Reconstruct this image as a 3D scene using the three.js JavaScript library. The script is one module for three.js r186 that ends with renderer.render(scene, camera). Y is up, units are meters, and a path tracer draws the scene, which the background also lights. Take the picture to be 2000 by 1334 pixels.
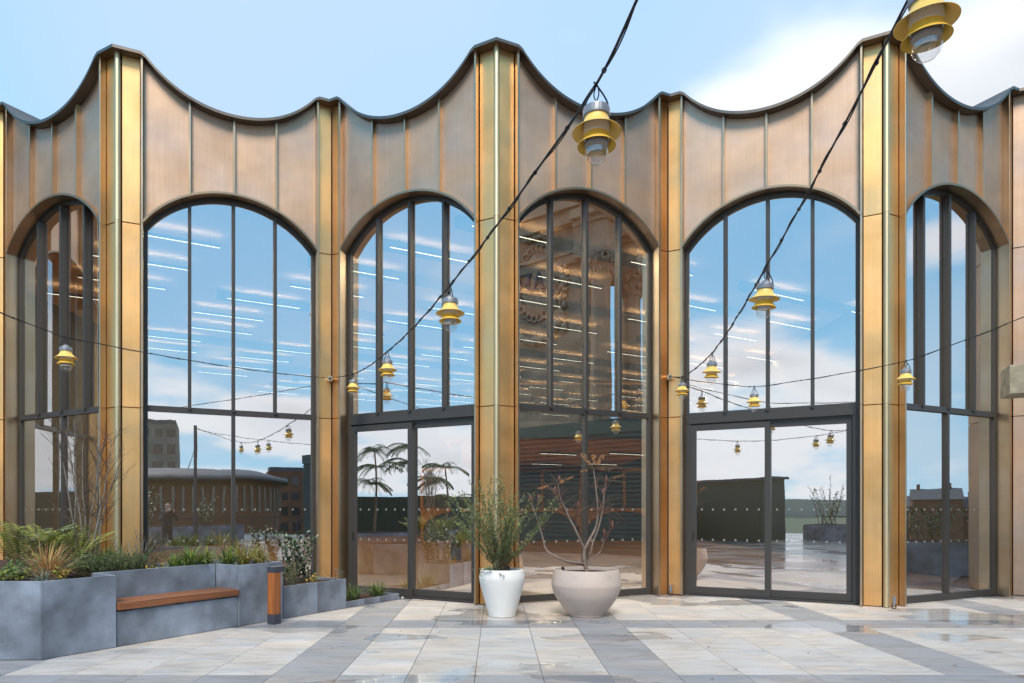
import * as THREE from 'three';
import { mergeGeometries, toCreasedNormals } from 'three/addons/utils/BufferGeometryUtils.js';
import { RoundedBoxGeometry } from 'three/addons/geometries/RoundedBoxGeometry.js';
import { RectAreaLightUniformsLib } from 'three/addons/lights/RectAreaLightUniformsLib.js';
import { FontLoader } from 'three/addons/loaders/FontLoader.js';
import { MarchingCubes } from 'three/addons/objects/MarchingCubes.js';
import { TextGeometry } from 'three/addons/geometries/TextGeometry.js';

// ------------------------------------------------------------------ camera, sky, sun, exposure
const scene = new THREE.Scene();
const camera = new THREE.PerspectiveCamera(2 * Math.atan(667 / 1333) * 180 / Math.PI, 2000 / 1334, 0.05, 3000);
camera.position.set(0, 1.5, 0);
camera.setViewOffset(2000, 1334, 30, -327.5, 2000, 1334);      // shifted lens: verticals stay vertical
const renderer = new THREE.WebGLRenderer({ antialias: true });
renderer.toneMapping = THREE.LinearToneMapping;
renderer.toneMappingExposure = 2.1;
renderer.shadowMap.enabled = true;

function rng(seed) { let a = seed >>> 0; return () => { a = (a + 0x6D2B79F5) | 0; let t = Math.imul(a ^ (a >>> 15), 1 | a); t = (t + Math.imul(t ^ (t >>> 7), 61 | t)) ^ t; return ((t ^ (t >>> 14)) >>> 0) / 4294967296; }; }
const rnd = rng(20240611);
const rr = (a, b) => a + (b - a) * rnd();
const clamp = (x, a, b) => Math.min(b, Math.max(a, x));
const smooth = (a, b, x) => { const t = clamp((x - a) / (b - a), 0, 1); return t * t * (3 - 2 * t); };
const lerp = (a, b, t) => a + (b - a) * t;
// value noise (3D, for the sky; 2D periodic, for textures)
const H = new Float32Array(65536); { const r = rng(77); for (let i = 0; i < 65536; i++) H[i] = r(); }
const hash3 = (x, y, z) => H[(Math.imul(x, 374761) ^ Math.imul(y, 668265) ^ Math.imul(z, 2147483)) & 65535];
function noise3(x, y, z) {
  const xi = Math.floor(x), yi = Math.floor(y), zi = Math.floor(z); let fx = x - xi, fy = y - yi, fz = z - zi;
  fx = fx * fx * (3 - 2 * fx); fy = fy * fy * (3 - 2 * fy); fz = fz * fz * (3 - 2 * fz);
  const L = (k) => lerp(lerp(hash3(xi, yi, zi + k), hash3(xi + 1, yi, zi + k), fx), lerp(hash3(xi, yi + 1, zi + k), hash3(xi + 1, yi + 1, zi + k), fx), fy);
  return lerp(L(0), L(1), fz);
}
function fbm3(x, y, z, o) { let s = 0, a = 0.5, n = 0; for (let i = 0; i < o; i++) { s += a * noise3(x, y, z); n += a; a *= 0.5; x = x * 2.03 + 7.1; y = y * 2.03 + 3.7; z = z * 2.03 + 5.3; } return s / n; }
function pn(x, y, px, py, seed) {   // periodic 2D noise
  const xi = Math.floor(x), yi = Math.floor(y); let fx = x - xi, fy = y - yi; fx = fx * fx * (3 - 2 * fx); fy = fy * fy * (3 - 2 * fy);
  const m = (a, p) => ((a % p) + p) % p, x0 = m(xi, px), x1 = m(xi + 1, px), y0 = m(yi, py), y1 = m(yi + 1, py);
  return lerp(lerp(hash3(x0, y0, seed), hash3(x1, y0, seed), fx), lerp(hash3(x0, y1, seed), hash3(x1, y1, seed), fx), fy);
}
function pfbm(u, v, fx, fy, o, seed) { let s = 0, a = 0.5, n = 0; for (let i = 0; i < o; i++) { s += a * pn(u * fx, v * fy, fx, fy, seed + i); n += a; a *= 0.5; fx *= 2; fy *= 2; } return s / n; }

{ // sky: pale winter blue with broken cloud, thicker towards the horizon all the way round
  const CO = [21.26, 47.32, 18.35, 30.94];
  const W = 2048, Hh = 1024, data = new Float32Array(W * Hh * 4);
  for (let j = 0; j < Hh; j++) {
    const el = ((j + 0.5) / Hh - 0.5) * Math.PI, y = Math.sin(el), c = Math.cos(el);
    for (let i = 0; i < W; i++) {
      const az = ((i + 0.5) / W - 0.5) * 2 * Math.PI, x = c * Math.cos(az), z = c * Math.sin(az), k = (j * W + i) * 4;
      const e = Math.max(0, y), t = Math.pow(1 - e, 3.8);
      let r = lerp(0.11, 0.31, t), g = lerp(0.325, 0.48, t), b = lerp(0.545, 0.60, t);
      const veil = 0.80 * smooth(0.36, 0.80, fbm3(x * 0.9 + 57.96, y * 0.9 + 21.74, z * 0.9 + 16.76, 4));      // thin high haze
      const wisp = 0.30 * smooth(0.50, 0.72, fbm3(x / (e + 0.3) * 1.6 + 5, z / (e + 0.3) * 3.2 + 8, 3.3, 5));
      r = lerp(r, 0.315, veil); g = lerp(g, 0.38, veil); b = lerp(b, 0.515, veil); r = lerp(r, 0.50, wisp); g = lerp(g, 0.51, wisp); b = lerp(b, 0.54, wisp);
      if (y > -0.02) {
        const p = 1 / (e + 0.16), cx = x * p, cz = z * p;                       // a flat cloud deck seen from below
        const n = fbm3(cx * 0.95 + CO[0], cz * 0.95 + CO[1], e * 1.5, 6), d = fbm3(cx * 0.5 + CO[2], cz * 0.5 + CO[3], 2.5, 3);
        const cover = smooth(0.535, 0.62, n * 0.72 + d * 0.36 + 0.13 * t - 0.10);
        const thick = smooth(0.66, 0.90, n * 0.7 + d * 0.4 + 0.02);
        const cl = lerp(0.60, 0.34, thick);
        r = lerp(r, cl * 0.97, cover * 0.92); g = lerp(g, cl * 0.985, cover * 0.92); b = lerp(b, cl * 1.03, cover * 0.92);
      } else { r = 0.26; g = 0.27; b = 0.28; }
      data[k] = r; data[k + 1] = g; data[k + 2] = b; data[k + 3] = 1;
    }
  }
  const sky = new THREE.DataTexture(data, W, Hh, THREE.RGBAFormat, THREE.FloatType);
  sky.mapping = THREE.EquirectangularReflectionMapping; sky.magFilter = THREE.LinearFilter; sky.needsUpdate = true;
  scene.background = sky; scene.environment = sky;
}
const sun = new THREE.DirectionalLight(new THREE.Color(1, 0.90, 0.78), 1.8);
sun.position.set(-1, 24, 9); sun.target.position.set(0, 1, -10); sun.castShadow = true; sun.shadow.radius = 40;
Object.assign(sun.shadow.camera, { left: -30, right: 30, top: 30, bottom: -30, near: 1, far: 90 });
scene.add(sun, sun.target);
RectAreaLightUniformsLib.init();

// ------------------------------------------------------------------ helpers
const V = (x, y, z) => new THREE.Vector3(x, y, z);
const names = new Map();
function numbered(n) { const k = names.get(n) ?? 0; names.set(n, k + 1); return k ? `${n}_${String(k).padStart(3, '0')}` : n; }
function shadows(o) { o.castShadow = o.receiveShadow = true; return o; }
function thing(name, label, category, p = [0, 0, 0], turn = 0, group) {
  const o = new THREE.Group(); o.name = numbered(name); o.position.set(...p); o.rotation.y = turn;
  o.userData = { label, category }; if (group) o.userData.group = group; scene.add(o); return o;
}
function part(name, geo, mat, parent) { const m = shadows(new THREE.Mesh(geo, mat)); m.name = name; parent.add(m); return m; }
function single(name, geo, mat, label, category, group, p) {
  const m = shadows(new THREE.Mesh(geo, mat)); m.name = numbered(name); m.userData = { label, category }; if (group) m.userData.group = group; if (p) m.position.set(...p); scene.add(m); return m;
}
function structure(name, geo, mat, parent) { const m = shadows(new THREE.Mesh(geo, mat)); m.name = parent ? name : numbered(name); if (!parent) m.userData.kind = 'structure'; (parent ?? scene).add(m); return m; }
function box(x0, x1, y0, y1, z0, z1) { const g = new THREE.BoxGeometry(x1 - x0, y1 - y0, z1 - z0); g.translate((x0 + x1) / 2, (y0 + y1) / 2, (z0 + z1) / 2); uvMetres(g); return g; }
function uvMetres(g) {      // box projection in metres, from flat faces
  const p = g.attributes.position, n = g.attributes.normal, uv = new Float32Array(p.count * 2);
  for (let i = 0; i < p.count; i++) {
    const ax = Math.abs(n.getX(i)), ay = Math.abs(n.getY(i)), az = Math.abs(n.getZ(i));
    if (ay >= ax && ay >= az) { uv[2 * i] = p.getX(i); uv[2 * i + 1] = p.getZ(i); } else if (ax >= az) { uv[2 * i] = p.getZ(i); uv[2 * i + 1] = p.getY(i); } else { uv[2 * i] = p.getX(i); uv[2 * i + 1] = p.getY(i); }
  }
  g.setAttribute('uv', new THREE.BufferAttribute(uv, 2)); return g;
}
function extrude(pts, z0, z1, bevel = 0, holes = []) {
  const s = new THREE.Shape(pts.map(([x, y]) => new THREE.Vector2(x, y)));
  for (const h of holes) s.holes.push(new THREE.Path(h.map(([x, y]) => new THREE.Vector2(x, y))));
  const g = new THREE.ExtrudeGeometry(s, { depth: z1 - z0 - 2 * bevel, bevelEnabled: bevel > 0, bevelSize: bevel, bevelThickness: bevel, bevelOffset: -bevel, bevelSegments: 1, curveSegments: 1 });
  g.translate(0, 0, z0 + bevel); return uvMetres(g);
}
function plate(pts, y0, y1) { // prism over a plan polygon of [x, z]
  const g = extrude(pts.map(([x, z]) => [x, -z]), y0, y1); g.rotateX(-Math.PI / 2); return uvMetres(g);
}
function rbox(w, h, d, r, x = 0, y = 0, z = 0) { const g = new RoundedBoxGeometry(w, h, d, 2, r); g.translate(x, y, z); return uvMetres(g); }
const flat = (g) => { const h = g.index ? g.toNonIndexed() : g; for (const k of Object.keys(h.attributes)) if (!['position', 'normal', 'uv'].includes(k)) h.deleteAttribute(k); return h; };
const merge = (list) => mergeGeometries(list.map(flat));
function tube(pts, r0, r1, radial = 6, seg) {        // tapered tube through points
  const c = new THREE.CatmullRomCurve3(pts.map((p) => (p.isVector3 ? p : V(...p)))), n = seg ?? Math.max(3, pts.length * 3), f = c.computeFrenetFrames(n), pos = [], idx = [], uv = [];
  const L = c.getLength();
  for (let i = 0; i <= n; i++) {
    const q = c.getPointAt(i / n), r = lerp(r0, r1, i / n);
    for (let j = 0; j <= radial; j++) { const a = j / radial * 2 * Math.PI, d = f.normals[i].clone().multiplyScalar(Math.cos(a) * r).addScaledVector(f.binormals[i], Math.sin(a) * r); pos.push(q.x + d.x, q.y + d.y, q.z + d.z); uv.push(j / radial * 0.2, i / n * L); }
  }
  for (let i = 0; i < n; i++) for (let j = 0; j < radial; j++) { const a = i * (radial + 1) + j, b = a + radial + 1; idx.push(a, a + 1, b, b, a + 1, b + 1); }
  const g = new THREE.BufferGeometry(); g.setAttribute('position', new THREE.Float32BufferAttribute(pos, 3)); g.setAttribute('uv', new THREE.Float32BufferAttribute(uv, 2)); g.setIndex(idx); g.computeVertexNormals(); return g;
}
const lathe = (pts, seg = 48) => new THREE.LatheGeometry(pts.map(([r, y]) => new THREE.Vector2(r, y)), seg);
class Leaves {               // strips of small faces, one colour each
  constructor() { this.p = []; this.c = []; }
  tri(a, b, c, col) { this.p.push(a.x, a.y, a.z, b.x, b.y, b.z, c.x, c.y, c.z); for (let i = 0; i < 3; i++) this.c.push(...col); }
  blade(o, dir, len, width, droop, col, seg = 3, side) {
    const d = dir.clone().normalize(), s = side ?? V(-d.z, 0, d.x).normalize(); if (s.lengthSq() < 0.01) s.set(1, 0, 0);
    let a = o.clone(), pw = width * 0.55; const v = d.clone();
    for (let i = 1; i <= seg; i++) {
      const t = i / seg, b = a.clone().addScaledVector(v, len / seg); v.y -= droop / seg; v.normalize();
      const w = i === seg ? 0 : width * (t < 0.5 ? 1 : 1 - (t - 0.5) * 1.1);
      const a1 = a.clone().addScaledVector(s, pw / 2), a2 = a.clone().addScaledVector(s, -pw / 2), b1 = b.clone().addScaledVector(s, w / 2), b2 = b.clone().addScaledVector(s, -w / 2);
      this.tri(a1, a2, b1, col); if (w > 0) this.tri(a2, b2, b1, col);
      a = b; pw = w;
    }
    return a;
  }
  leaf(o, dir, len, width, up, col) {   // a leaf folded along its midrib
    const d = dir.clone().normalize(), s = d.clone().cross(up).normalize(), n = s.clone().cross(d);
    const m = o.clone().addScaledVector(d, len * 0.5), t = o.clone().addScaledVector(d, len).addScaledVector(n, -len * 0.08);
    const l = m.clone().addScaledVector(s, width / 2).addScaledVector(n, width * 0.14), r = m.clone().addScaledVector(s, -width / 2).addScaledVector(n, width * 0.14);
    this.tri(o, l, m, col); this.tri(l, t, m, col); this.tri(o, m, r, col); this.tri(m, t, r, col);
  }
  geo() { const g = new THREE.BufferGeometry(); g.setAttribute('position', new THREE.Float32BufferAttribute(this.p, 3)); g.setAttribute('color', new THREE.Float32BufferAttribute(this.c, 3)); g.computeVertexNormals(); return g; }
}
const vary = (c, k = 0.25) => { const f = 1 + rr(-k, k); return [c[0] * f * rr(0.9, 1.1), c[1] * f, c[2] * f * rr(0.85, 1.15)]; };
const unit = (a, el) => V(Math.cos(a) * Math.cos(el), Math.sin(el), Math.sin(a) * Math.cos(el));

// ------------------------------------------------------------------ textures and materials
function tex(n, m, f, srgb = true) {
  const d = new Uint8Array(n * m * 4);
  for (let j = 0; j < m; j++) for (let i = 0; i < n; i++) { const c = f(i / n, j / m), k = (j * n + i) * 4; d[k] = clamp(c[0], 0, 1) * 255; d[k + 1] = clamp(c[1], 0, 1) * 255; d[k + 2] = clamp(c[2], 0, 1) * 255; d[k + 3] = 255; }
  const t = new THREE.DataTexture(d, n, m); t.wrapS = t.wrapT = THREE.RepeatWrapping; t.magFilter = THREE.LinearFilter; t.minFilter = THREE.LinearMipmapLinearFilter; t.generateMipmaps = true;
  if (srgb) t.colorSpace = THREE.SRGBColorSpace; t.needsUpdate = true; return t;
}
const scaled = (t, sx, sy = sx, ch) => { const c = t.clone(); c.repeat.set(sx, sy); if (ch !== undefined) c.channel = ch; c.needsUpdate = true; return c; };
const grey = (v) => [v, v, v];
const metalTone = tex(512, 512, (u, v) => { // vertical brushing, soft patina blotches
  const g = pfbm(u, v, 96, 3, 3, 5), b = pfbm(u, v, 3, 4, 5, 31), s = pn(u * 256, v * 10, 256, 10, 71);
  const k = 0.945 + 0.04 * (g - 0.5) + 0.17 * (b - 0.5) + 0.02 * (s - 0.5), w = 0.12 * (pfbm(u, v, 2, 3, 4, 55) - 0.5);
  return [k + w * 0.5, k, k - w];
});
const metalRough = tex(512, 512, (u, v) => grey(0.74 + 0.32 * (pfbm(u, v, 4, 5, 5, 91) - 0.5) + 0.05 * (pfbm(u, v, 80, 4, 2, 15) - 0.5)), false);
const metalBump = tex(512, 512, (u, v) => grey(pfbm(u, v, 128, 4, 2, 25) * 0.06 + pfbm(u, v, 3, 4, 3, 42) * 0.94), false);
const M = {};
const bronze = (r, g, b, rough, s = 0.55) => new THREE.MeshPhysicalMaterial({ color: new THREE.Color().setRGB(r, g, b), metalness: 1, roughness: rough, map: scaled(metalTone, s, s), roughnessMap: scaled(metalRough, s * 0.8, s * 0.8), bumpMap: scaled(metalBump, 0.4, 0.4), bumpScale: 0.002 });
M.panelA = bronze(0.65, 0.465, 0.345, 0.78);
M.panelB = bronze(0.62, 0.45, 0.34, 0.84); M.panelB.map.offset.set(0.37, 0.21);
M.panelC = bronze(0.67, 0.475, 0.35, 0.74); M.panelC.map.offset.set(0.71, 0.63);
M.goldA = bronze(1.0, 0.605, 0.265, 0.58); M.goldB = bronze(1.0, 0.58, 0.245, 0.64); M.goldB.map.offset.set(0.45, 0.3);
M.fin = bronze(0.62, 0.47, 0.32, 0.5);
M.pole = bronze(0.84, 0.69, 0.43, 0.66);
M.coping = bronze(0.23, 0.195, 0.165, 0.6);
M.soffit = bronze(0.40, 0.31, 0.22, 0.6);
M.frame = new THREE.MeshPhysicalMaterial({ color: new THREE.Color().setRGB(0.066, 0.061, 0.058), metalness: 0.35, roughness: 0.42 });
M.backing = new THREE.MeshStandardMaterial({ color: new THREE.Color().setRGB(0.06, 0.05, 0.045), roughness: 0.9 });
M.glass = new THREE.MeshPhysicalMaterial({ color: new THREE.Color().setRGB(0.70, 0.78, 0.76), transmission: 1, thickness: 0, roughness: 0, ior: 9, bumpMap: scaled(tex(256, 256, (u, v) => grey(pfbm(u, v, 3, 2, 3, 801)), false), 0.45, 0.45), bumpScale: 0.0011, metalness: 0 });
M.marking = new THREE.MeshStandardMaterial({ color: new THREE.Color().setRGB(0.26, 0.27, 0.25), roughness: 0.7 });
M.clear = new THREE.MeshPhysicalMaterial({ color: 0xffffff, transmission: 1, thickness: 0, roughness: 0, ior: 2.5 });
M.black = new THREE.MeshStandardMaterial({ color: new THREE.Color().setRGB(0.012, 0.012, 0.014), roughness: 0.55 });
M.darkSteel = new THREE.MeshStandardMaterial({ color: new THREE.Color().setRGB(0.06, 0.065, 0.085), roughness: 0.5, metalness: 0.3 });
// paving: veined stone, wet here and there (the wet patches lie across the joints)
const stoneTone = tex(1024, 1024, (u, v) => {
  const w = 0.05 * (pfbm(u, v, 4, 4, 3, 3) - 0.5), a = pfbm(u + w, v + w, 3, 14, 5, 11), b = pfbm(u, v, 5, 6, 5, 23), f = pn(u * 300, v * 300, 300, 300, 8);
  const vein = Math.pow(1 - Math.abs(2 * pfbm(u + w * 2, v + w * 3, 3, 18, 4, 61) - 1), 9);
  const k = 0.87 + 0.09 * (a - 0.5) + 0.10 * (b - 0.5) + 0.06 * (f - 0.5) - 0.08 * vein, h = pfbm(u, v, 3, 5, 4, 88) - 0.5;
  return [k + 0.10 * h, k + 0.02 * h, k - 0.07 * h];
});
const wetRough = tex(1024, 1024, (u, v) => {
  const n = pfbm(u, v, 5, 9, 6, 140), d = pfbm(u, v, 20, 28, 4, 33), wet = smooth(0.575, 0.61, n + 0.10 * (d - 0.5)), damp = smooth(0.50, 0.60, n);
  return grey(lerp(lerp(0.68, 0.45, damp), 0.08, wet) + 0.08 * (1 - wet) * (d - 0.5));
}, false);
const stoneBump = tex(512, 512, (u, v) => grey(0.5 * pfbm(u, v, 6, 22, 5, 51) + 0.5 * pfbm(u, v, 40, 40, 3, 9)), false);
const paver = (r, g, b, o) => { const m = new THREE.MeshPhysicalMaterial({ color: new THREE.Color().setRGB(r, g, b), roughness: 1, map: scaled(stoneTone, 0.55, 0.55), roughnessMap: scaled(wetRough, 1 / 6.5, 1 / 6.5, 1), bumpMap: scaled(stoneBump, 1, 1), bumpScale: 0.0012, ior: 1.5 }); m.map.offset.set(o, o * 1.7); return m; };
M.cream = [paver(0.63, 0.59, 0.56, 0), paver(0.605, 0.565, 0.535, 0.3), paver(0.645, 0.61, 0.585, 0.63), paver(0.62, 0.585, 0.565, 0.81)];
M.greyStone = [paver(0.37, 0.37, 0.39, 0.1), paver(0.35, 0.355, 0.38, 0.45), paver(0.385, 0.38, 0.395, 0.77)];
const darkWetPaver = (r, g, b) => { const m = paver(r, g, b, 0.2); m.roughness = 0.32; return m; };      // open side of the terrace: wet-smooth, with a much darker stone colour
M.darkWetCream = darkWetPaver(0.30, 0.285, 0.27); M.darkWetGrey = darkWetPaver(0.17, 0.172, 0.185);
// slate-coloured planter cladding
const slate = tex(512, 512, (u, v) => { const a = pfbm(u, v, 3, 4, 6, 210), b = pfbm(u, v, 9, 6, 4, 230), k = 0.64 + 0.55 * (a - 0.5) + 0.24 * (b - 0.5) + 0.04 * pn(u * 256, v * 256, 256, 256, 6); return [k * 0.97, k, k * 1.04]; });
M.slate = new THREE.MeshStandardMaterial({ color: new THREE.Color().setRGB(0.54, 0.58, 0.65), map: scaled(slate, 0.6, 0.6), roughness: 0.5 });
M.slateEdge = new THREE.MeshStandardMaterial({ color: new THREE.Color().setRGB(0.42, 0.46, 0.50), map: scaled(slate, 0.9, 0.9), roughness: 0.5 });
const woodTone = tex(256, 512, (u, v) => { const w = pfbm(u, v, 3, 2, 3, 301), g = pfbm(u + w * 0.04, v, 60, 3, 3, 311), p = pn(u * 200, v * 12, 200, 12, 2); const k = 0.72 + 0.5 * (g - 0.5) + 0.25 * (w - 0.5) + 0.1 * (p - 0.5); return [k, k * 0.96, k * 0.92]; });
const wood = (r, g, b, rough = 0.55, rot = 0) => { const m = new THREE.MeshStandardMaterial({ color: new THREE.Color().setRGB(r, g, b), roughness: rough, map: scaled(woodTone, 1.6, 0.5) }); m.map.rotation = rot; return m; };
M.seat = wood(0.42, 0.17, 0.075, 0.5, Math.PI / 2); M.bollardWood = wood(0.56, 0.20, 0.055, 0.5); M.timber = wood(0.55, 0.29, 0.10, 0.5); M.floorWood = wood(0.42, 0.23, 0.10, 0.28);
const soilTone = tex(256, 256, (u, v) => { const k = 0.3 + 0.7 * pfbm(u, v, 24, 24, 4, 401); return [k, k * 0.8, k * 0.66]; });
M.soil = new THREE.MeshStandardMaterial({ color: new THREE.Color().setRGB(0.10, 0.06, 0.045), map: scaled(soilTone, 2.2, 2.2), roughness: 0.95, bumpMap: scaled(soilTone, 2.2, 2.2), bumpScale: 0.03 });
const potTone = tex(512, 512, (u, v) => { const a = pfbm(u, v, 6, 6, 5, 501), c = Math.pow(1 - Math.abs(2 * pfbm(u, v, 5, 6, 5, 511) - 1), 40) * smooth(0.5, 0.6, pfbm(u, v, 4, 3, 2, 515)), k = 0.95 + 0.08 * (a - 0.5) - 0.05 * c; return [k, k * 0.995, k * 0.985]; });
const potBump = tex(512, 512, (u, v) => { const c = Math.pow(1 - Math.abs(2 * pfbm(u, v, 5, 6, 5, 511) - 1), 40) * smooth(0.5, 0.6, pfbm(u, v, 4, 3, 2, 515)); return grey(0.6 - 0.5 * c + 0.3 * (pfbm(u, v, 40, 40, 3, 520) - 0.5) + 0.05 * Math.sin(v * 400)); }, false);
const pot = (r, g, b) => new THREE.MeshStandardMaterial({ color: new THREE.Color().setRGB(r, g, b), map: scaled(potTone, 2, 1), bumpMap: scaled(potBump, 2, 1), bumpScale: 0.004, roughness: 0.75 });
M.whitePot = pot(0.86, 0.86, 0.86); M.pinkPot = pot(0.60, 0.50, 0.455);
const plant = (rough = 0.6) => new THREE.MeshPhysicalMaterial({ color: 0xffffff, vertexColors: true, roughness: rough, transmission: 0.25, thickness: 0, side: THREE.DoubleSide });
M.leaf = plant(0.85); M.gloss = new THREE.MeshPhysicalMaterial({ color: 0xffffff, vertexColors: true, roughness: 0.35, side: THREE.DoubleSide });
const barkTone = tex(128, 256, (u, v) => { const k = 0.7 + 0.5 * (pfbm(u, v, 6, 40, 4, 601) - 0.5); return [k, k, k]; });
const bark = (r, g, b) => new THREE.MeshStandardMaterial({ color: new THREE.Color().setRGB(r, g, b), map: scaled(barkTone, 5, 3), roughness: 0.85 });
M.birch = bark(0.45, 0.40, 0.35); M.twig = bark(0.22, 0.15, 0.12); M.sumac = bark(0.45, 0.345, 0.28); M.sumacTip = bark(0.30, 0.15, 0.12); M.stem = bark(0.24, 0.20, 0.13);
const yellow = (r, g, b) => new THREE.MeshPhysicalMaterial({ color: new THREE.Color().setRGB(r, g, b), roughness: 0.45, clearcoat: 0.2, side: THREE.DoubleSide });
M.yellow = yellow(0.86, 0.57, 0.13); M.yellowLow = yellow(0.86, 0.50, 0.06); M.opal = new THREE.MeshStandardMaterial({ color: new THREE.Color().setRGB(0.80, 0.79, 0.77), roughness: 0.5 });
M.darkGreen = new THREE.MeshStandardMaterial({ color: new THREE.Color().setRGB(0.03, 0.055, 0.045), roughness: 0.5 });
M.zinc = new THREE.MeshStandardMaterial({ color: new THREE.Color().setRGB(0.26, 0.27, 0.30), roughness: 0.4, metalness: 0.35 });
const ashlar = tex(512, 512, (u, v) => { const k = 0.78 + 0.4 * (pfbm(u, v, 4, 6, 5, 701) - 0.5) + 0.12 * (pn(u * 128, v * 128, 128, 128, 3) - 0.5); return [k, k * 0.97, k * 0.92]; });
M.sandstone = new THREE.MeshStandardMaterial({ color: new THREE.Color().setRGB(0.56, 0.42, 0.32), map: scaled(ashlar, 0.35, 0.35), roughness: 0.85, bumpMap: scaled(ashlar, 0.35, 0.35), bumpScale: 0.01 });
M.paleStone = new THREE.MeshStandardMaterial({ color: new THREE.Color().setRGB(0.58, 0.53, 0.43), map: scaled(ashlar, 1.2, 1.2), roughness: 0.85, bumpMap: scaled(ashlar, 1.2, 1.2), bumpScale: 0.006 });

// ------------------------------------------------------------------ the pleated facade in plan
const PHI = Math.atan2(0.30, 11.9), PERIOD = 5.946, DEEP = 1.5;
const along = [Math.cos(PHI), Math.sin(PHI)], into = [Math.sin(PHI), -Math.cos(PHI)];     // [x, z]
const ridge = (k) => [along[0] * PERIOD * k, -10.58 + along[1] * PERIOD * k];
const valley = (k) => { const a = ridge(k), b = ridge(k + 1); return [(a[0] + b[0]) / 2 + into[0] * DEEP, (a[1] + b[1]) / 2 + into[1] * DEEP]; };
const LEN = Math.hypot(PERIOD / 2, DEEP), TILT = DEEP / (PERIOD / 2);     // TILT = tan of the pleat angle
const RIDGE_GAP = 0.345, VALLEY_GAP = LEN - 3.05, S = 3.05 - 0.345;        // opening from 0 to S along a face
const J1 = 3.11, J2 = 6.03, TOP = 8.655;
const RISE = 0.70, RAD = (S * S / 4 + RISE * RISE) / (2 * RISE), YC = J2 + RISE - RAD;
const arcY = (s, r) => YC + Math.sqrt(Math.max(0, r * r - (s - S / 2) ** 2));
const topY = (s) => { const q = Math.abs(s - S / 2) / (S / 2), k = Math.min(q, 1); return TOP - 0.66 + 0.66 * (0.75 * k * k + 0.25 * k ** 4); };
const range = (a, b, n) => Array.from({ length: n + 1 }, (_, i) => lerp(a, b, i / n));

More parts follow.
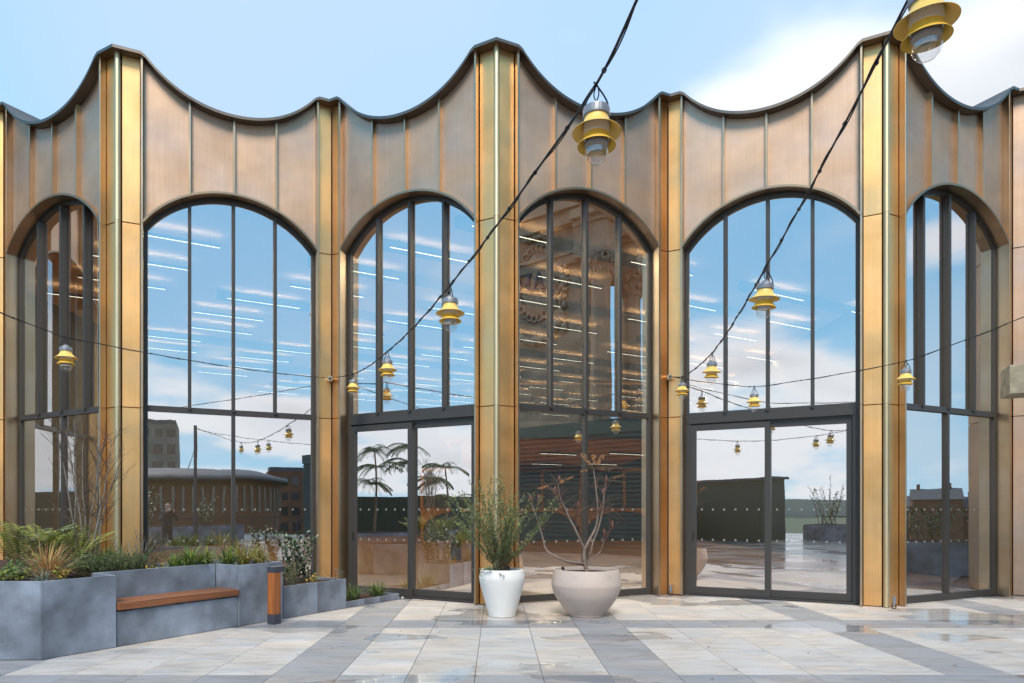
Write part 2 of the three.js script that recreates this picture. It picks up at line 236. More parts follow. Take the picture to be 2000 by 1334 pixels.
const pavilion = thing('pavilion', 'pleated bronze-clad pavilion with tall arched windows and scalloped roof edge', 'building');
const FIN = 0.034;
const G = {};
{ // geometries shared by all bays, in a bay's own frame: x along the face, y up, z outwards, x = 0 at the left side of the opening
  const gap = 0.007;
  const cuts = range(0, S, 4);
  G.spandrel = range(0, 3, 3).map((k) => {
    const a = cuts[k] + (k ? gap : 0.003), b = cuts[k + 1] - (k < 3 ? gap : 0.003), ss = range(a, b, 12);
    return extrude([...ss.map((s) => [s, arcY(s, RAD + 0.022)]), ...ss.reverse().map((s) => [s, topY(s) - 0.004])], -0.03, 0, 0.003);
  });
  G.rib = range(1, 3, 2).map((k) => { const s = cuts[k]; return merge([box(s - 0.014, s + 0.014, arcY(s, RAD + 0.03), topY(s) - 0.003, -0.02, 0.075), box(s - 0.02, s + 0.02, arcY(s, RAD + 0.03), topY(s) - 0.003, -0.02, 0.012)]); });
  const arcPts = (r, a, b, n) => range(a, b, n).map((s) => [s, arcY(s, r)]);
  G.arch = extrude([...arcPts(RAD, 0, S, 40), ...arcPts(RAD + FIN, -0.0, S, 40).reverse()], -0.16, 0.10);
  G.coping = extrude([...range(-FIN, S + FIN, 40).map((s) => [s, topY(s)]), ...range(-FIN, S + FIN, 40).reverse().map((s) => [s, topY(s) + 0.048])], -0.55, 0.155);
  const t = TILT;
  const capOf = (ridgeEnd, right) => { // flat coping over a pilaster, mitred at the fold
    const g = ridgeEnd ? RIDGE_GAP : VALLEY_GAP, k = ridgeEnd ? -1 : 1, e = (w) => (right ? S + g - k * w * t : -g + k * w * t), f = right ? S + FIN : -FIN;
    return plate([[f, 0.155], [f, -0.40], [e(-0.40), -0.40], [e(0.155), 0.155]], TOP, TOP + 0.048);
  };
  const cap = (r) => capOf(r, false), capR = (r) => capOf(r, true);
  G.capL = [cap(false), cap(true)]; G.capR = [capR(false), capR(true)];
  const levels = [[0.012, J1 - 0.006], [J1 + 0.006, J2 - 0.006], [J2 + 0.006, TOP - 0.002]];
  G.levels = levels;
  G.pilL = [false, true].map((r) => levels.map(([a, b]) => extrude([[r ? -RIDGE_GAP + 0.048 : -VALLEY_GAP + 0.012, a], [-FIN - 0.012, a], [-FIN - 0.012, b], [r ? -RIDGE_GAP + 0.048 : -VALLEY_GAP + 0.012, b]], -0.02, 0, 0.004)));
  G.pilR = [false, true].map((r) => levels.map(([a, b]) => extrude([[S + FIN + 0.012, a], [r ? S + RIDGE_GAP - 0.048 : S + VALLEY_GAP - 0.012, a], [r ? S + RIDGE_GAP - 0.048 : S + VALLEY_GAP - 0.012, b], [S + FIN + 0.012, b]], -0.02, 0, 0.004)));
  G.fin = [[-FIN, 0], [S, S + FIN]].map(([a, b]) => levels.map(([y0, y1], i) => extrude([[a, y0 - (i ? 0.005 : 0)], [b, y0 - (i ? 0.005 : 0)], [b, y1 + 0.004], [a, y1 + 0.004]], i < 2 ? -0.16 : -0.02, 0.105, 0.003)));
  // the sheathing behind the cladding closes the room
  const hole = range(0, S, 30).map((s) => [s, arcY(s, RAD + 0.012)]);
  G.wall = [0, 1].map((ridgeLeft) => { const l = ridgeLeft ? RIDGE_GAP : VALLEY_GAP + 0.13, r = ridgeLeft ? VALLEY_GAP + 0.13 : RIDGE_GAP; return extrude([[-l, 0.004], [-0.006, 0.004], ...hole.map(([s, y]) => [clamp(s, -0.006, S + 0.006), y]), [S + 0.006, 0.004], [S + r, 0.004], [S + r, TOP - 0.06], ...range(S, 0, 20).map((s) => [s, topY(s) - 0.06]), [-l, TOP - 0.06]], -0.24, -0.034); });
  // windows
  const fr = 0.062, sill = 0.12, fa = 0.07;
  const opening = [[0.003, 0.012], [S - 0.003, 0.012], ...range(S - 0.003, 0.003, 40).map((s) => [s, arcY(s, RAD - 0.003)])];
  const inner = (y0) => [[fr, y0], [S - fr, y0], ...range(S - fr, fr, 36).map((s) => [s, arcY(s, RAD - fa)])];
  G.frame = extrude(opening, -0.175, -0.10, 0.003, [inner(sill)]);
  G.frameDoor = extrude(opening, -0.175, -0.10, 0.003, [inner(0.03)]);
  G.transom = box(fr, S - fr, 3.085, 3.175, -0.185, -0.085);
  G.mullion = range(1, 3, 2).map((k) => { const s = cuts[k], y1 = arcY(s, RAD - fa) + 0.01; return merge([rboxAt(s - 0.026, s + 0.026, 3.13, y1, -0.105, -0.055), box(s - 0.017, s + 0.017, 3.175, y1, -0.205, -0.105)]); });
  G.lowMullion = merge([box(S / 2 - 0.03, S / 2 + 0.03, sill, 3.085, -0.19, -0.088)]);
  G.upPane = range(0, 3, 3).map((k) => { const a = k ? cuts[k] : fr - 0.01, b = k < 3 ? cuts[k + 1] : S - fr + 0.01, ss = range(a + 0.012, b - 0.012, 10); return sheet([[a + 0.012, 3.165], [b - 0.012, 3.165], ...ss.reverse().map((s) => [s, arcY(s, RAD - fa + 0.012)])]); });
  G.lowPane = [[fr - 0.01, S / 2], [S / 2, S - fr + 0.01]].map(([a, b]) => sheet([[a, sill - 0.01], [b, sill - 0.01], [b, 3.095], [a, 3.095]]));
  // sliding doors: head track, two leaves
  const e = 0.052;
  G.doorHead = merge([box(e, S - e, 2.985, 3.085, -0.20, -0.075), box(e, S - e, 2.955, 2.985, -0.20, -0.13), box(e, e + 0.05, 0.03, 2.985, -0.20, -0.085), box(S - e - 0.05, S - e, 0.03, 2.985, -0.20, -0.085), box(e, S - e, 0.012, 0.035, -0.22, -0.07)]);
  const leaf = (a, b) => extrude([[a, 0.038], [b, 0.038], [b, 2.955], [a, 2.955]], -0.028, 0.028, 0.003, [[[a + 0.09, 0.16], [b - 0.09, 0.16], [b - 0.09, 2.86], [a + 0.09, 2.86]]]);
  G.leaf = [leaf(e + 0.05, S / 2 + 0.045), leaf(S / 2 - 0.045, S - e - 0.05)];
  G.leafPane = [sheet([[e + 0.13, 0.15], [S / 2 - 0.035, 0.15], [S / 2 - 0.035, 2.87], [e + 0.13, 2.87]]), sheet([[S / 2 + 0.035, 0.15], [S - e - 0.13, 0.15], [S - e - 0.13, 2.87], [S / 2 + 0.035, 2.87]])];
  const mark = (x, y) => { const w = 0.014, h = 0.04, o = [[x - w, y], [x - w * 0.4, y], [x - w * 0.4, y + h * 0.5], [x + w * 0.4, y + h * 0.5], [x + w * 0.4, y], [x + w, y], [x + w, y + h * 0.6], ...range(0, Math.PI, 6).map((a) => [x + w * Math.cos(a), y + h * 0.6 + w * Math.sin(a)])]; return sheet(o); };
  const marks = (a, b) => merge([1.475, 0.955].flatMap((y) => range(0, 5, 5).map((k) => mark(lerp(a, b, (k + 0.5) / 6), y))));
  G.marks = [marks(fr, S / 2 - 0.03), marks(S / 2 + 0.03, S - fr)];
  G.leafMarks = [marks(e + 0.14, S / 2 - 0.045), marks(S / 2 + 0.045, S - e - 0.14)];
}
function sheet(pts) { return uvMetres(new THREE.ShapeGeometry(new THREE.Shape(pts.map(([x, y]) => new THREE.Vector2(x, y))))); }
function rboxAt(x0, x1, y0, y1, z0, z1) { return rbox(x1 - x0, y1 - y0, z1 - z0, 0.006, (x0 + x1) / 2, (y0 + y1) / 2, (z0 + z1) / 2); }
function bay(a, b, ridgeLeft, door) {
  const dx = (b[0] - a[0]) / LEN, dz = (b[1] - a[1]) / LEN, off = ridgeLeft ? RIDGE_GAP : VALLEY_GAP, turn = Math.atan2(-dz, dx);
  const at = (name, geo, mat, parent = pavilion) => { const m = part(name, geo, mat, parent); if (parent === pavilion) { m.position.set(a[0] + dx * off, 0, a[1] + dz * off); m.rotation.y = turn; } return m; };
  const group = (name) => { const g = new THREE.Group(); g.name = name; g.position.set(a[0] + dx * off, 0, a[1] + dz * off); g.rotation.y = turn; pavilion.add(g); return g; };
  const skins = [M.panelA, M.panelB, M.panelC];
  at('wall', G.wall[ridgeLeft ? 1 : 0], M.backing);
  G.spandrel.forEach((g) => at('spandrel_panel', g, skins[Math.floor(rnd() * 3)]));
  G.rib.forEach((g) => at('rib', g, M.fin));
  at('arch_trim', G.arch, M.soffit);
  at('coping', G.coping, M.coping); at('coping', G.capL[ridgeLeft ? 1 : 0], M.coping); at('coping', G.capR[ridgeLeft ? 0 : 1], M.coping);
  for (const g of [...G.pilL[ridgeLeft ? 1 : 0], ...G.pilR[ridgeLeft ? 0 : 1]]) at('pilaster_panel', g, rnd() < 0.5 ? M.goldA : M.goldB);
  for (const g of G.fin.flat()) at('edge_fin', g, M.fin);
  const w = group('window');
  at('frame', door ? G.frameDoor : G.frame, M.frame, w); at('transom', G.transom, M.frame, w);
  G.mullion.forEach((g) => at('mullion', g, M.frame, w));
  const glaze = (g, parent, z = -0.135) => { const p = at('pane', g, M.glass, parent); p.position.z = z; p.rotation.y = rr(-0.002, 0.002); p.rotation.x = rr(-0.0012, 0.0012); return p; };
  G.upPane.forEach((g) => glaze(g, w));
  if (!door) { at('mullion', G.lowMullion, M.frame, w); G.lowPane.forEach((g) => glaze(g, w)); G.marks.forEach((g) => { at('glass_marking', g, M.marking, w).position.z = -0.126; }); return; }
  const d = group('sliding_door');
  at('track_frame', G.doorHead, M.frame, d);
  G.leaf.forEach((g, k) => { const z = k === (ridgeLeft ? 0 : 1) ? -0.165 : -0.105; at('leaf_frame', g, M.frame, d).position.z = z; glaze(G.leafPane[k], d, z); at('glass_marking', G.leafMarks[k], M.marking, d).position.z = z + 0.008; });
  const hx = 0.052 + 0.05 + 0.045; part('handle', rbox(0.02, 0.14, 0.02, 0.004, hx, 1.03, -0.065), M.black, d);
}
for (let k = -3; k <= 1; k++) { bay(ridge(k), valley(k), true, false); if (k < 1) bay(valley(k), ridge(k + 1), false, k === -1 || k === 0); }
{ // plain return wall after the last window
  const a = valley(1), b = ridge(2), dx = (b[0] - a[0]) / LEN, dz = (b[1] - a[1]) / LEN, W = 0.95;
  const at = (name, g, m) => { const o = part(name, g, m, pavilion); o.position.set(a[0], 0, a[1]); o.rotation.y = Math.atan2(-dz, dx); };
  G.levels.forEach(([y0, y1], i) => at('wall_panel', extrude([[0.012, y0], [W, y0], [W, y1], [0.012, y1]], -0.02, 0, 0.004), i ? M.panelB : M.panelC));
  at('wall', box(-0.2, W, 0.004, TOP - 0.06, -0.24, -0.034), M.backing); at('coping', plate([[0.155 * TILT, 0.155], [-0.4 * TILT, -0.4], [W + 0.05, -0.4], [W + 0.05, 0.155]], TOP, TOP + 0.048), M.coping);
}
for (let k = -2; k <= 1; k++) { // round corner tubes on the outer folds
  const [x, z] = ridge(k);
  for (const [a, b] of G.levels) { const g = new THREE.CylinderGeometry(0.043, 0.043, b - a + 0.008, 20); const m = part('corner_tube', g, M.pole, pavilion); m.position.set(x - into[0] * 0.025, (a + b) / 2, z - into[1] * 0.025); }
}

// ------------------------------------------------------------------ inside the pavilion
const warm = new THREE.Color(1, 0.72, 0.42);
M.ceiling = new THREE.MeshStandardMaterial({ color: new THREE.Color().setRGB(0.56, 0.38, 0.26), roughness: 0.9 });
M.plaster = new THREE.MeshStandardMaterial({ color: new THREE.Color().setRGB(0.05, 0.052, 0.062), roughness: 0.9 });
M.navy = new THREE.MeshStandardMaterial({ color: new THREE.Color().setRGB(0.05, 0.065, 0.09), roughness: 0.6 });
M.glowLow = new THREE.MeshStandardMaterial({ color: 0x000000, emissive: new THREE.Color(1, 0.72, 0.42), emissiveIntensity: 1.2 });
M.glow = new THREE.MeshStandardMaterial({ color: 0x000000, emissive: new THREE.Color(1, 0.86, 0.66), emissiveIntensity: 3.2 });
{
  const outline = []; for (let k = -2; k <= 1; k++) { outline.push(ridge(k)); outline.push(valley(k)); } outline.push([valley(1)[0] + 0.85, valley(1)[1] + 0.42]);
  const inset = outline.map(([x, z]) => [x + into[0] * 0.22, z + into[1] * 0.22]);
  const poly = [...inset, [inset.at(-1)[0], -42], [inset[0][0], -42]];
  part('floor', plate(poly, -0.05, 0.008), M.floorWood, pavilion);
  part('roof', plate(poly, 7.0, 7.3), M.ceiling, pavilion);
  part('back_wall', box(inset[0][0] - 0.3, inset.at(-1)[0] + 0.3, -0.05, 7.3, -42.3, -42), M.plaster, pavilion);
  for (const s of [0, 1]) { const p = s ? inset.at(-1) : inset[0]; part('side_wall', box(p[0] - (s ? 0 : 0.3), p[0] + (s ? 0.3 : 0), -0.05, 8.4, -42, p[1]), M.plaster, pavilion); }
  // beams and linear lights run askew to the front
  const A = -29 * Math.PI / 180, dir = [Math.cos(A), Math.sin(A)];
  const seen = (x, z, y, pad) => { const px = 970 + 1333 * x / -z, py = 994.5 - 1333 * (y - 1.5) / -z; return px > -20 - pad && px < 2020 + pad && py > 380; };
  const strip = box(-0.9, 0.9, -0.03, 0.03, -0.03, 0.03), beam = box(-2.6, 2.6, -0.10, 0.10, -0.07, 0.07), hanger = box(-0.006, 0.006, 0, 0.13, -0.006, 0.006), upLens = box(-0.89, 0.89, 0.0305, 0.034, -0.011, 0.011), lens = box(-0.89, 0.89, -0.034, -0.0305, -0.011, 0.011);
  const r2 = rng(5); let n = 0;
  for (let row = 0; row < 13; row++) {
    const z0 = -12.9 - row * 1.95;
    for (let k = -8; k <= 10; k++) {
      const off = k * 3.9 + (row % 2 ? 1.7 : 0) + (r2() - 0.5) * 0.9, x = off * dir[0] + row * 0.3, z = z0 + (x * dir[1] / dir[0]);
      const front = -10.9 - 1.6;
      if (z > front || z < -40 || Math.abs(x) > 11 || !seen(x, z, 6.8, 0)) continue;
      if (n < 300) {
        const t = thing('linear_light', 'warm linear light hung under the pavilion ceiling', 'ceiling light', [x, 6.78, z], -A, 'linear lights under the pavilion ceiling'); n++;
        part('housing', strip, M.navy, t); part('lens', lens, M.glow, t); part('lens', upLens, M.glowLow, t); part('hanger', hanger, M.navy, t).position.set(-0.7, 0.03, 0); part('hanger', hanger, M.navy, t).position.set(0.7, 0.03, 0);
        const l = new THREE.RectAreaLight(warm, 460, 1.78, 0.018); l.position.set(x, 6.742, z); l.rotation.set(-Math.PI / 2, 0, 0); l.rotation.order = 'YXZ'; l.rotation.y = -A; scene.add(l);
        const u = new THREE.RectAreaLight(warm, 24, 1.78, 0.022); u.position.set(x, 6.822, z); u.rotation.order = 'YXZ'; u.rotation.set(Math.PI / 2, -A, 0); scene.add(u);
      }
      if (r2() < 0.5) { const b = single('ceiling_beam', beam, M.navy, 'dark steel beam under the pavilion ceiling', 'beam', 'steel beams under the pavilion ceiling', [x + 1.2, 6.87, z - 0.95]); b.rotation.y = -A; }
    }
  }
  // gallery at the back of the hall
  const mz = thing('gallery', 'raised gallery with slim balustrade deep inside the pavilion', 'gallery', [0, 0, -19]);
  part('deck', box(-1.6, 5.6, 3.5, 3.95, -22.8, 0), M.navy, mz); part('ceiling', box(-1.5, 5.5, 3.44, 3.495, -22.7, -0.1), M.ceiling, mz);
  part('handrail', box(-1.6, 5.6, 4.98, 5.03, -0.12, -0.06), M.timber, mz);
  const bal = new THREE.CylinderGeometry(0.012, 0.012, 1.03, 6); for (let i = 0; i < 45; i++) part('baluster', bal, M.navy, mz).position.set(-1.5 + i * 0.16, 4.465, -0.09);
  const col = new THREE.CylinderGeometry(0.16, 0.16, 3.49, 20);
  for (let i = 0; i < 2; i++) single('steel_column', col, M.navy, 'round dark column carrying the gallery inside the pavilion', 'column', 'columns under the gallery', [-1.2 + i * 6.3, 1.745, -20.2]);
  for (let i = 0; i < 10; i++) { if (i % 5 === 0 || i % 5 === 4) continue; // lights below the gallery
    const x = -2.4 + (i % 5) * 2.2, z = i < 5 ? -22 : -27;
    const t = thing('batten_light', 'warm batten light fixed below the gallery', 'ceiling light', [x, 3.3, z], 0.5, 'batten lights below the gallery');
    part('housing', box(-0.7, 0.7, -0.03, 0.03, -0.03, 0.03), M.navy, t); part('lens', box(-0.69, 0.69, -0.034, -0.0305, -0.022, 0.022), M.glow, t); part('hanger', box(-0.006, 0.006, 0.03, 0.14, -0.006, 0.006), M.navy, t);
    const l = new THREE.RectAreaLight(warm, 520, 1.38, 0.022); l.position.set(x, 3.262, z); l.rotation.order = 'YXZ'; l.rotation.set(-Math.PI / 2, 0.5, 0); scene.add(l);
  }
  for (let i = 0; i < 3; i++) { // timber framed glazed screens
    const t = thing('timber_screen', 'glazed timber screen with arched lower panel at the back of the pavilion', 'screen', [-1.6 + i * 3.6, 0, -30], 0, 'timber screens at the back of the pavilion');
    part('frame', extrude([[-1.75, 0.008], [1.75, 0.008], [1.75, 3.3], [-1.75, 3.3]], -0.05, 0.05, 0, [[[-1.62, 1.55], [-0.06, 1.55], [-0.06, 3.17], [-1.62, 3.17]], [[0.06, 1.55], [1.62, 1.55], [1.62, 3.17], [0.06, 3.17]], [[-1.62, 0.1], [1.62, 0.1], [1.62, 0.6], ...range(0, Math.PI, 16).map((a) => [1.62 * Math.cos(a), 0.6 + 0.8 * Math.sin(a)]), [-1.62, 0.6]]]), M.timber, t);
    part('pane', box(-1.6, -0.08, 1.56, 3.16, -0.01, 0.01), M.darkSteel, t); part('pane', box(0.08, 1.6, 1.56, 3.16, -0.01, 0.01), M.darkSteel, t); part('panel', box(-1.6, 1.6, 0.1, 1.45, -0.04, -0.02), M.navy, t);
  }
}

// ------------------------------------------------------------------ terrace paving
{
  const P = 0.61, X0 = -0.195, Z0 = -6.18, base = new THREE.Group(); base.name = 'paving'; base.userData.kind = 'structure'; scene.add(base);
  const front = (x) => { let best = -99; for (let k = -3; k <= 2; k++) { const r0 = ridge(k), v = valley(k), r1 = ridge(k + 1); for (const [a, b] of [[r0, v], [v, r1]]) if (x >= a[0] && x <= b[0]) best = a[1] + (b[1] - a[1]) * (x - a[0]) / (b[0] - a[0]); } return best; };
  const r3 = rng(99);
  function tile(ix, iz) {
    const x0 = X0 + ix * P + 0.0022, x1 = X0 + (ix + 1) * P - 0.0022, z1 = Z0 - iz * P - 0.001, z0 = Z0 - (iz + 1) * P + 0.001, h = (r3() - 0.5) * 0.0014, c = 0.002;
    const tx = (r3() - 0.5) * 0.0016, tz = (r3() - 0.5) * 0.0016, Y = (x, z) => h + (x - x0 - P / 2) * tx + (z - z0 - P / 2) * tz;
    const ring = (e, y) => [[x0 + e, z0 + e], [x1 - e, z0 + e], [x1 - e, z1 - e], [x0 + e, z1 - e]].map(([x, z]) => [x, y + Y(x, z), z]);
    const R = [ring(c, 0), ring(0, -c), ring(0, -0.03)], pos = [], uv = [], uv1 = [], ou = r3() * 7, ov = r3() * 7;
    const put = (q) => { pos.push(...q); uv.push(q[0] - x0 + ou, q[2] - z0 + ov); uv1.push(q[0], q[2]); };
    const quad = (a, b, d, e) => { for (const q of [a, b, d, a, d, e]) put(q); };
    quad(R[0][0], R[0][3], R[0][2], R[0][1]);
    for (let l = 0; l < 2; l++) for (let i = 0; i < 4; i++) { const j = (i + 1) % 4; quad(R[l][i], R[l][j], R[l + 1][j], R[l + 1][i]); }
    const g = new THREE.BufferGeometry(); g.setAttribute('position', new THREE.Float32BufferAttribute(pos, 3)); g.setAttribute('uv', new THREE.Float32BufferAttribute(uv, 2)); g.setAttribute('uv1', new THREE.Float32BufferAttribute(uv1, 2)); g.computeVertexNormals(); return g;
  }
  const mod5 = (i) => ((i % 5) + 5) % 5, isGrey = (ix, iz) => mod5(ix) === 2 || mod5(iz) === 4, far = [[], []]; let n = 0;
  for (let iz = -36; iz < 11; iz++) for (let ix = -26; ix < 26; ix++) {
    const cx = X0 + (ix + 0.5) * P, cz = Z0 - (iz + 0.5) * P; if (cx > 13.5 || cz < front(cx) - 0.55) continue;
    const grey = isGrey(ix, iz), px = cz < -5 ? Math.abs(1333 * cx / -cz - 30) : 9999, behindPlanter = cx < -1.8 && (cx + 4.52) * 0.845 + (cz + 6.77) * 0.535 < -1.2;
    const g = tile(ix, iz);
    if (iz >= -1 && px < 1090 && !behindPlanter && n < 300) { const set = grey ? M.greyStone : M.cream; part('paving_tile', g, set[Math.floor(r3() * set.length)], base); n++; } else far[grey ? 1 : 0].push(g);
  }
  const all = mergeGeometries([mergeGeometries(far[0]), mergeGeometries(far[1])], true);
  const fm = shadows(new THREE.Mesh(all, [M.darkWetCream, M.darkWetGrey])); fm.name = 'outer_paving'; fm.userData.kind = 'stuff'; base.add(fm);
  part('bedding', box(-16.2, 13.6, -0.2, -0.025, -13.2, 16), M.backing, base);
}

// ------------------------------------------------------------------ planters with the bench recess
const P0 = [-4.52, -6.77], E = [0.535, -0.845], BK = [-0.845, -0.535];
const pl = (s, k = 0) => [P0[0] + E[0] * s + BK[0] * k, P0[1] + E[1] * s + BK[1] * k];
const PT = 0.785;
{
  const slab = (a, b, y0, y1, th = 0.02) => { // an upright panel from a to b in plan, thickness inwards (to the left of a->b)
    const dx = b[0] - a[0], dz = b[1] - a[1], L = Math.hypot(dx, dz), nx = dz / L, nz = -dx / L;
    const g = extrude([[0.002, y0], [L - 0.002, y0], [L - 0.002, y1], [0.002, y1]], -th, 0, 0.003); g.rotateY(Math.atan2(-dz, dx)); g.translate(a[0], 0, a[1]); return g;
  };
  const tall = thing('planter', 'tall slate-grey clad planter with bench recess, full of ferns and a bare birch', 'planter');
  const c = (name, a, b, y0, y1, t) => part(name, slab(a, b, y0, y1), M.slate, t);
  c('cladding_panel', [-9.5, P0[1]], P0, 0.005, PT, tall); c('cladding_panel', pl(0), pl(0.745), 0.005, PT, tall);
  c('cladding_panel', pl(0.745), pl(0.745, 0.475), 0.005, PT, tall); c('cladding_panel', pl(0.745, 0.475), pl(2.3, 0.475), 0.005, PT, tall); c('cladding_panel', pl(2.3, 0.475), pl(2.3), 0.005, PT, tall);
  c('cladding_panel', pl(2.3), pl(3.0), 0.005, PT, tall); c('cladding_panel', pl(3.0), pl(3.0, 1.15), 0.005, PT, tall); c('cladding_panel', pl(3.0, 1.15), pl(1.1, 1.15), 0.005, PT, tall); c('cladding_panel', pl(1.1, 1.15), [-5.75, -10.3], 0.005, 0.70, tall); c('cladding_panel', [-5.75, -10.3], [-9.5, -10.9], 0.005, 0.70, tall);
  c('bench_front', pl(0.75, 0.012), pl(2.295, 0.012), 0.005, 0.382, tall);
  part('soil', plate([[-9.45, P0[1] - 0.025], [P0[0] - 0.02, P0[1] - 0.025], pl(0.735, 0.025), pl(0.735, 0.5), pl(2.31, 0.5), pl(2.32, 0.025), pl(2.98, 0.025), pl(2.98, 1.13), pl(1.1, 1.12), [-5.78, -10.25], [-9.45, -10.85]].map(([x, z]) => [x, z]), 0.5, 0.715), M.soil, tall);
  const bench = thing('bench_seat', 'hardwood slatted bench seat set into the grey planter', 'bench');
  const turn = Math.atan2(-E[1], E[0]);
  for (let i = 0; i < 5; i++) { const [x, z] = pl(1.5225, 0.022 + i * 0.09); const m = part('slat', rbox(1.535, i ? 0.035 : 0.08, 0.075, 0.006), M.seat, bench); m.position.set(x, i ? 0.462 : 0.44, z); m.rotation.y = turn; }
  for (const s of [0.9, 1.52, 2.15]) { const [x, z] = pl(s, 0.23); const m = part('bearer', box(-0.03, 0.03, 0.38, 0.444, -0.2, 0.2), M.darkSteel, bench); m.position.set(x, 0, z); m.rotation.y = turn; }
  const mid = thing('planter', 'knee-high slate-grey planter with glossy evergreen shrubs beside the wooden bollard', 'planter');
  c('cladding_panel', pl(3.005), pl(3.63), 0.005, 0.447, mid); c('cladding_panel', pl(3.634), pl(4.2), 0.005, 0.447, mid); c('cladding_panel', pl(4.2), pl(4.2, 0.75), 0.005, 0.447, mid); c('cladding_panel', pl(4.2, 0.75), pl(3.0, 0.75), 0.005, 0.447, mid);
  part('soil', plate([pl(3.03, 0.025), pl(4.18, 0.025), pl(4.18, 0.73), pl(3.03, 0.73)], 0.3, 0.405), M.soil, mid);
  const low = thing('planter', 'ankle-high grey edging planter of short dark grasses by the door', 'planter');
  c('cladding_panel', pl(4.205), pl(4.6), 0.004, 0.1, low); c('cladding_panel', pl(4.604), pl(4.96), 0.004, 0.1, low); c('cladding_panel', pl(4.964), pl(5.42), 0.004, 0.1, low); c('cladding_panel', pl(5.42), [-2.02, -11.56], 0.004, 0.1, low);
  part('soil', plate([pl(4.22, 0.02), pl(5.38, 0.02), [-2.0, -11.5], [-2.6, -11.7], pl(4.22, 0.75)], 0.01, 0.075), M.soil, low);
  // loose white pebbles at the end of the edging
  const peb = []; for (let i = 0; i < 16; i++) { const g = new THREE.IcosahedronGeometry(rr(0.012, 0.028), 1); g.scale(1, 0.6, 1); const [x, z] = pl(5.5 + rr(-0.02, 0.2), rr(0.0, 0.16)); g.translate(x, 0.012, z); peb.push(g); }
  const pb = single('pebbles', merge(peb), M.opal, 'small heap of white pebbles by the door', 'pebbles'); pb.userData.kind = 'stuff';
}
{ // leaves and grit blown over the paving
  const L = new Leaves(), r5 = rng(31); for (let i = 0; i < 60; i++) { const z = -6 - r5() * 5.0, x = (r5() - 0.45) * 1.4 * -z; if (x < -1.6 && (x + 4.52) * 0.845 + (z + 6.77) * 0.535 < 0.1) continue; const a = r5() * 6.283, l = 0.02 + r5() * 0.035; L.leaf(V(x, 0.006, z), V(Math.cos(a), 0.1, Math.sin(a)), l, l * 0.45, V(0, 1, 0), i % 3 ? [0.05, 0.035, 0.025] : [0.16, 0.08, 0.03]); }
  const m = single('fallen_leaves', L.geo(), M.leaf, 'small dry leaves scattered over the paving', 'leaves'); m.userData.kind = 'stuff';
}
{ // bollard light
  const t = thing('bollard_light', 'square wooden bollard light with dark overhanging head in front of planter', 'bollard', [(535.5 - 970) / 1333 * 8.93, 0, -8.93], Math.atan2(-E[1], E[0]) + 0.15);
  part('base', rbox(0.122, 0.13, 0.122, 0.004, 0, 0.065, 0), M.darkSteel, t); part('post', rbox(0.12, 0.545, 0.12, 0.004, 0, 0.4025, 0), M.bollardWood, t);
  const hd = part('head', rbox(0.21, 0.075, 0.126, 0.004, 0.042, 0.7125, 0), M.darkSteel, t); part('bolt', new THREE.CylinderGeometry(0.006, 0.006, 0.004, 10).rotateX(Math.PI / 2).translate(-0.03, 0.715, 0.064), M.zinc, hd);
}

// ------------------------------------------------------------------ pots
const px = (x, y, z) => V((x - 970) / 1333 * z, 1.5 + (994.5 - y) / 1333 * z, -z);     // where a pixel of the photograph lies at depth z
{
  const w = thing('plant_pot', 'tall white tapered pot holding the green leafy shrub', 'pot', [0.075, 0, -9.60]);
  const prof = [[0, 0.004], [0.17, 0.004], [0.188, 0.012], [0.195, 0.04], [0.245, 0.22], [0.295, 0.40], [0.318, 0.51], [0.318, 0.57], [0.303, 0.635], [0.292, 0.655], [0.282, 0.66], [0.272, 0.652], [0.27, 0.60]];
  const smoothLathe = (p, seg = 64) => lathe(new THREE.SplineCurve(p.map(([r, y]) => new THREE.Vector2(r, y))).getPoints(60).map((v) => [Math.max(0, v.x), v.y]), seg);
  part('body', smoothLathe(prof), M.whitePot, w); part('soil', lathe([[0, 0.625], [0.15, 0.622], [0.272, 0.612]], 32), M.soil, w);
  const b = thing('plant_pot', 'wide bowl-shaped pale pink pot holding the bare branching sumac', 'pot', [1.27, 0, -9.68]);
  part('body', smoothLathe([[0, 0.004], [0.24, 0.004], [0.262, 0.012], [0.275, 0.035], [0.355, 0.14], [0.445, 0.28], [0.488, 0.41], [0.49, 0.47], [0.475, 0.57], [0.46, 0.635], [0.452, 0.65], [0.44, 0.648], [0.436, 0.60]], 72), M.pinkPot, b); part('soil', lathe([[0, 0.612], [0.2, 0.606], [0.438, 0.598]], 40), M.soil, b);
  const tag = thing('plant_label', 'small black plant label stake at the left rim of the pink bowl', 'plant label', [0.945, 0.60, -9.62], 0.3);
  part('stake', box(-0.012, 0.012, 0, 0.07, -0.002, 0.002), M.black, tag); const hd = part('plate', box(-0.028, 0.012, 0, 0.035, -0.003, 0.003), M.black, tag); hd.position.y = 0.06; hd.rotation.z = 0.5;
}

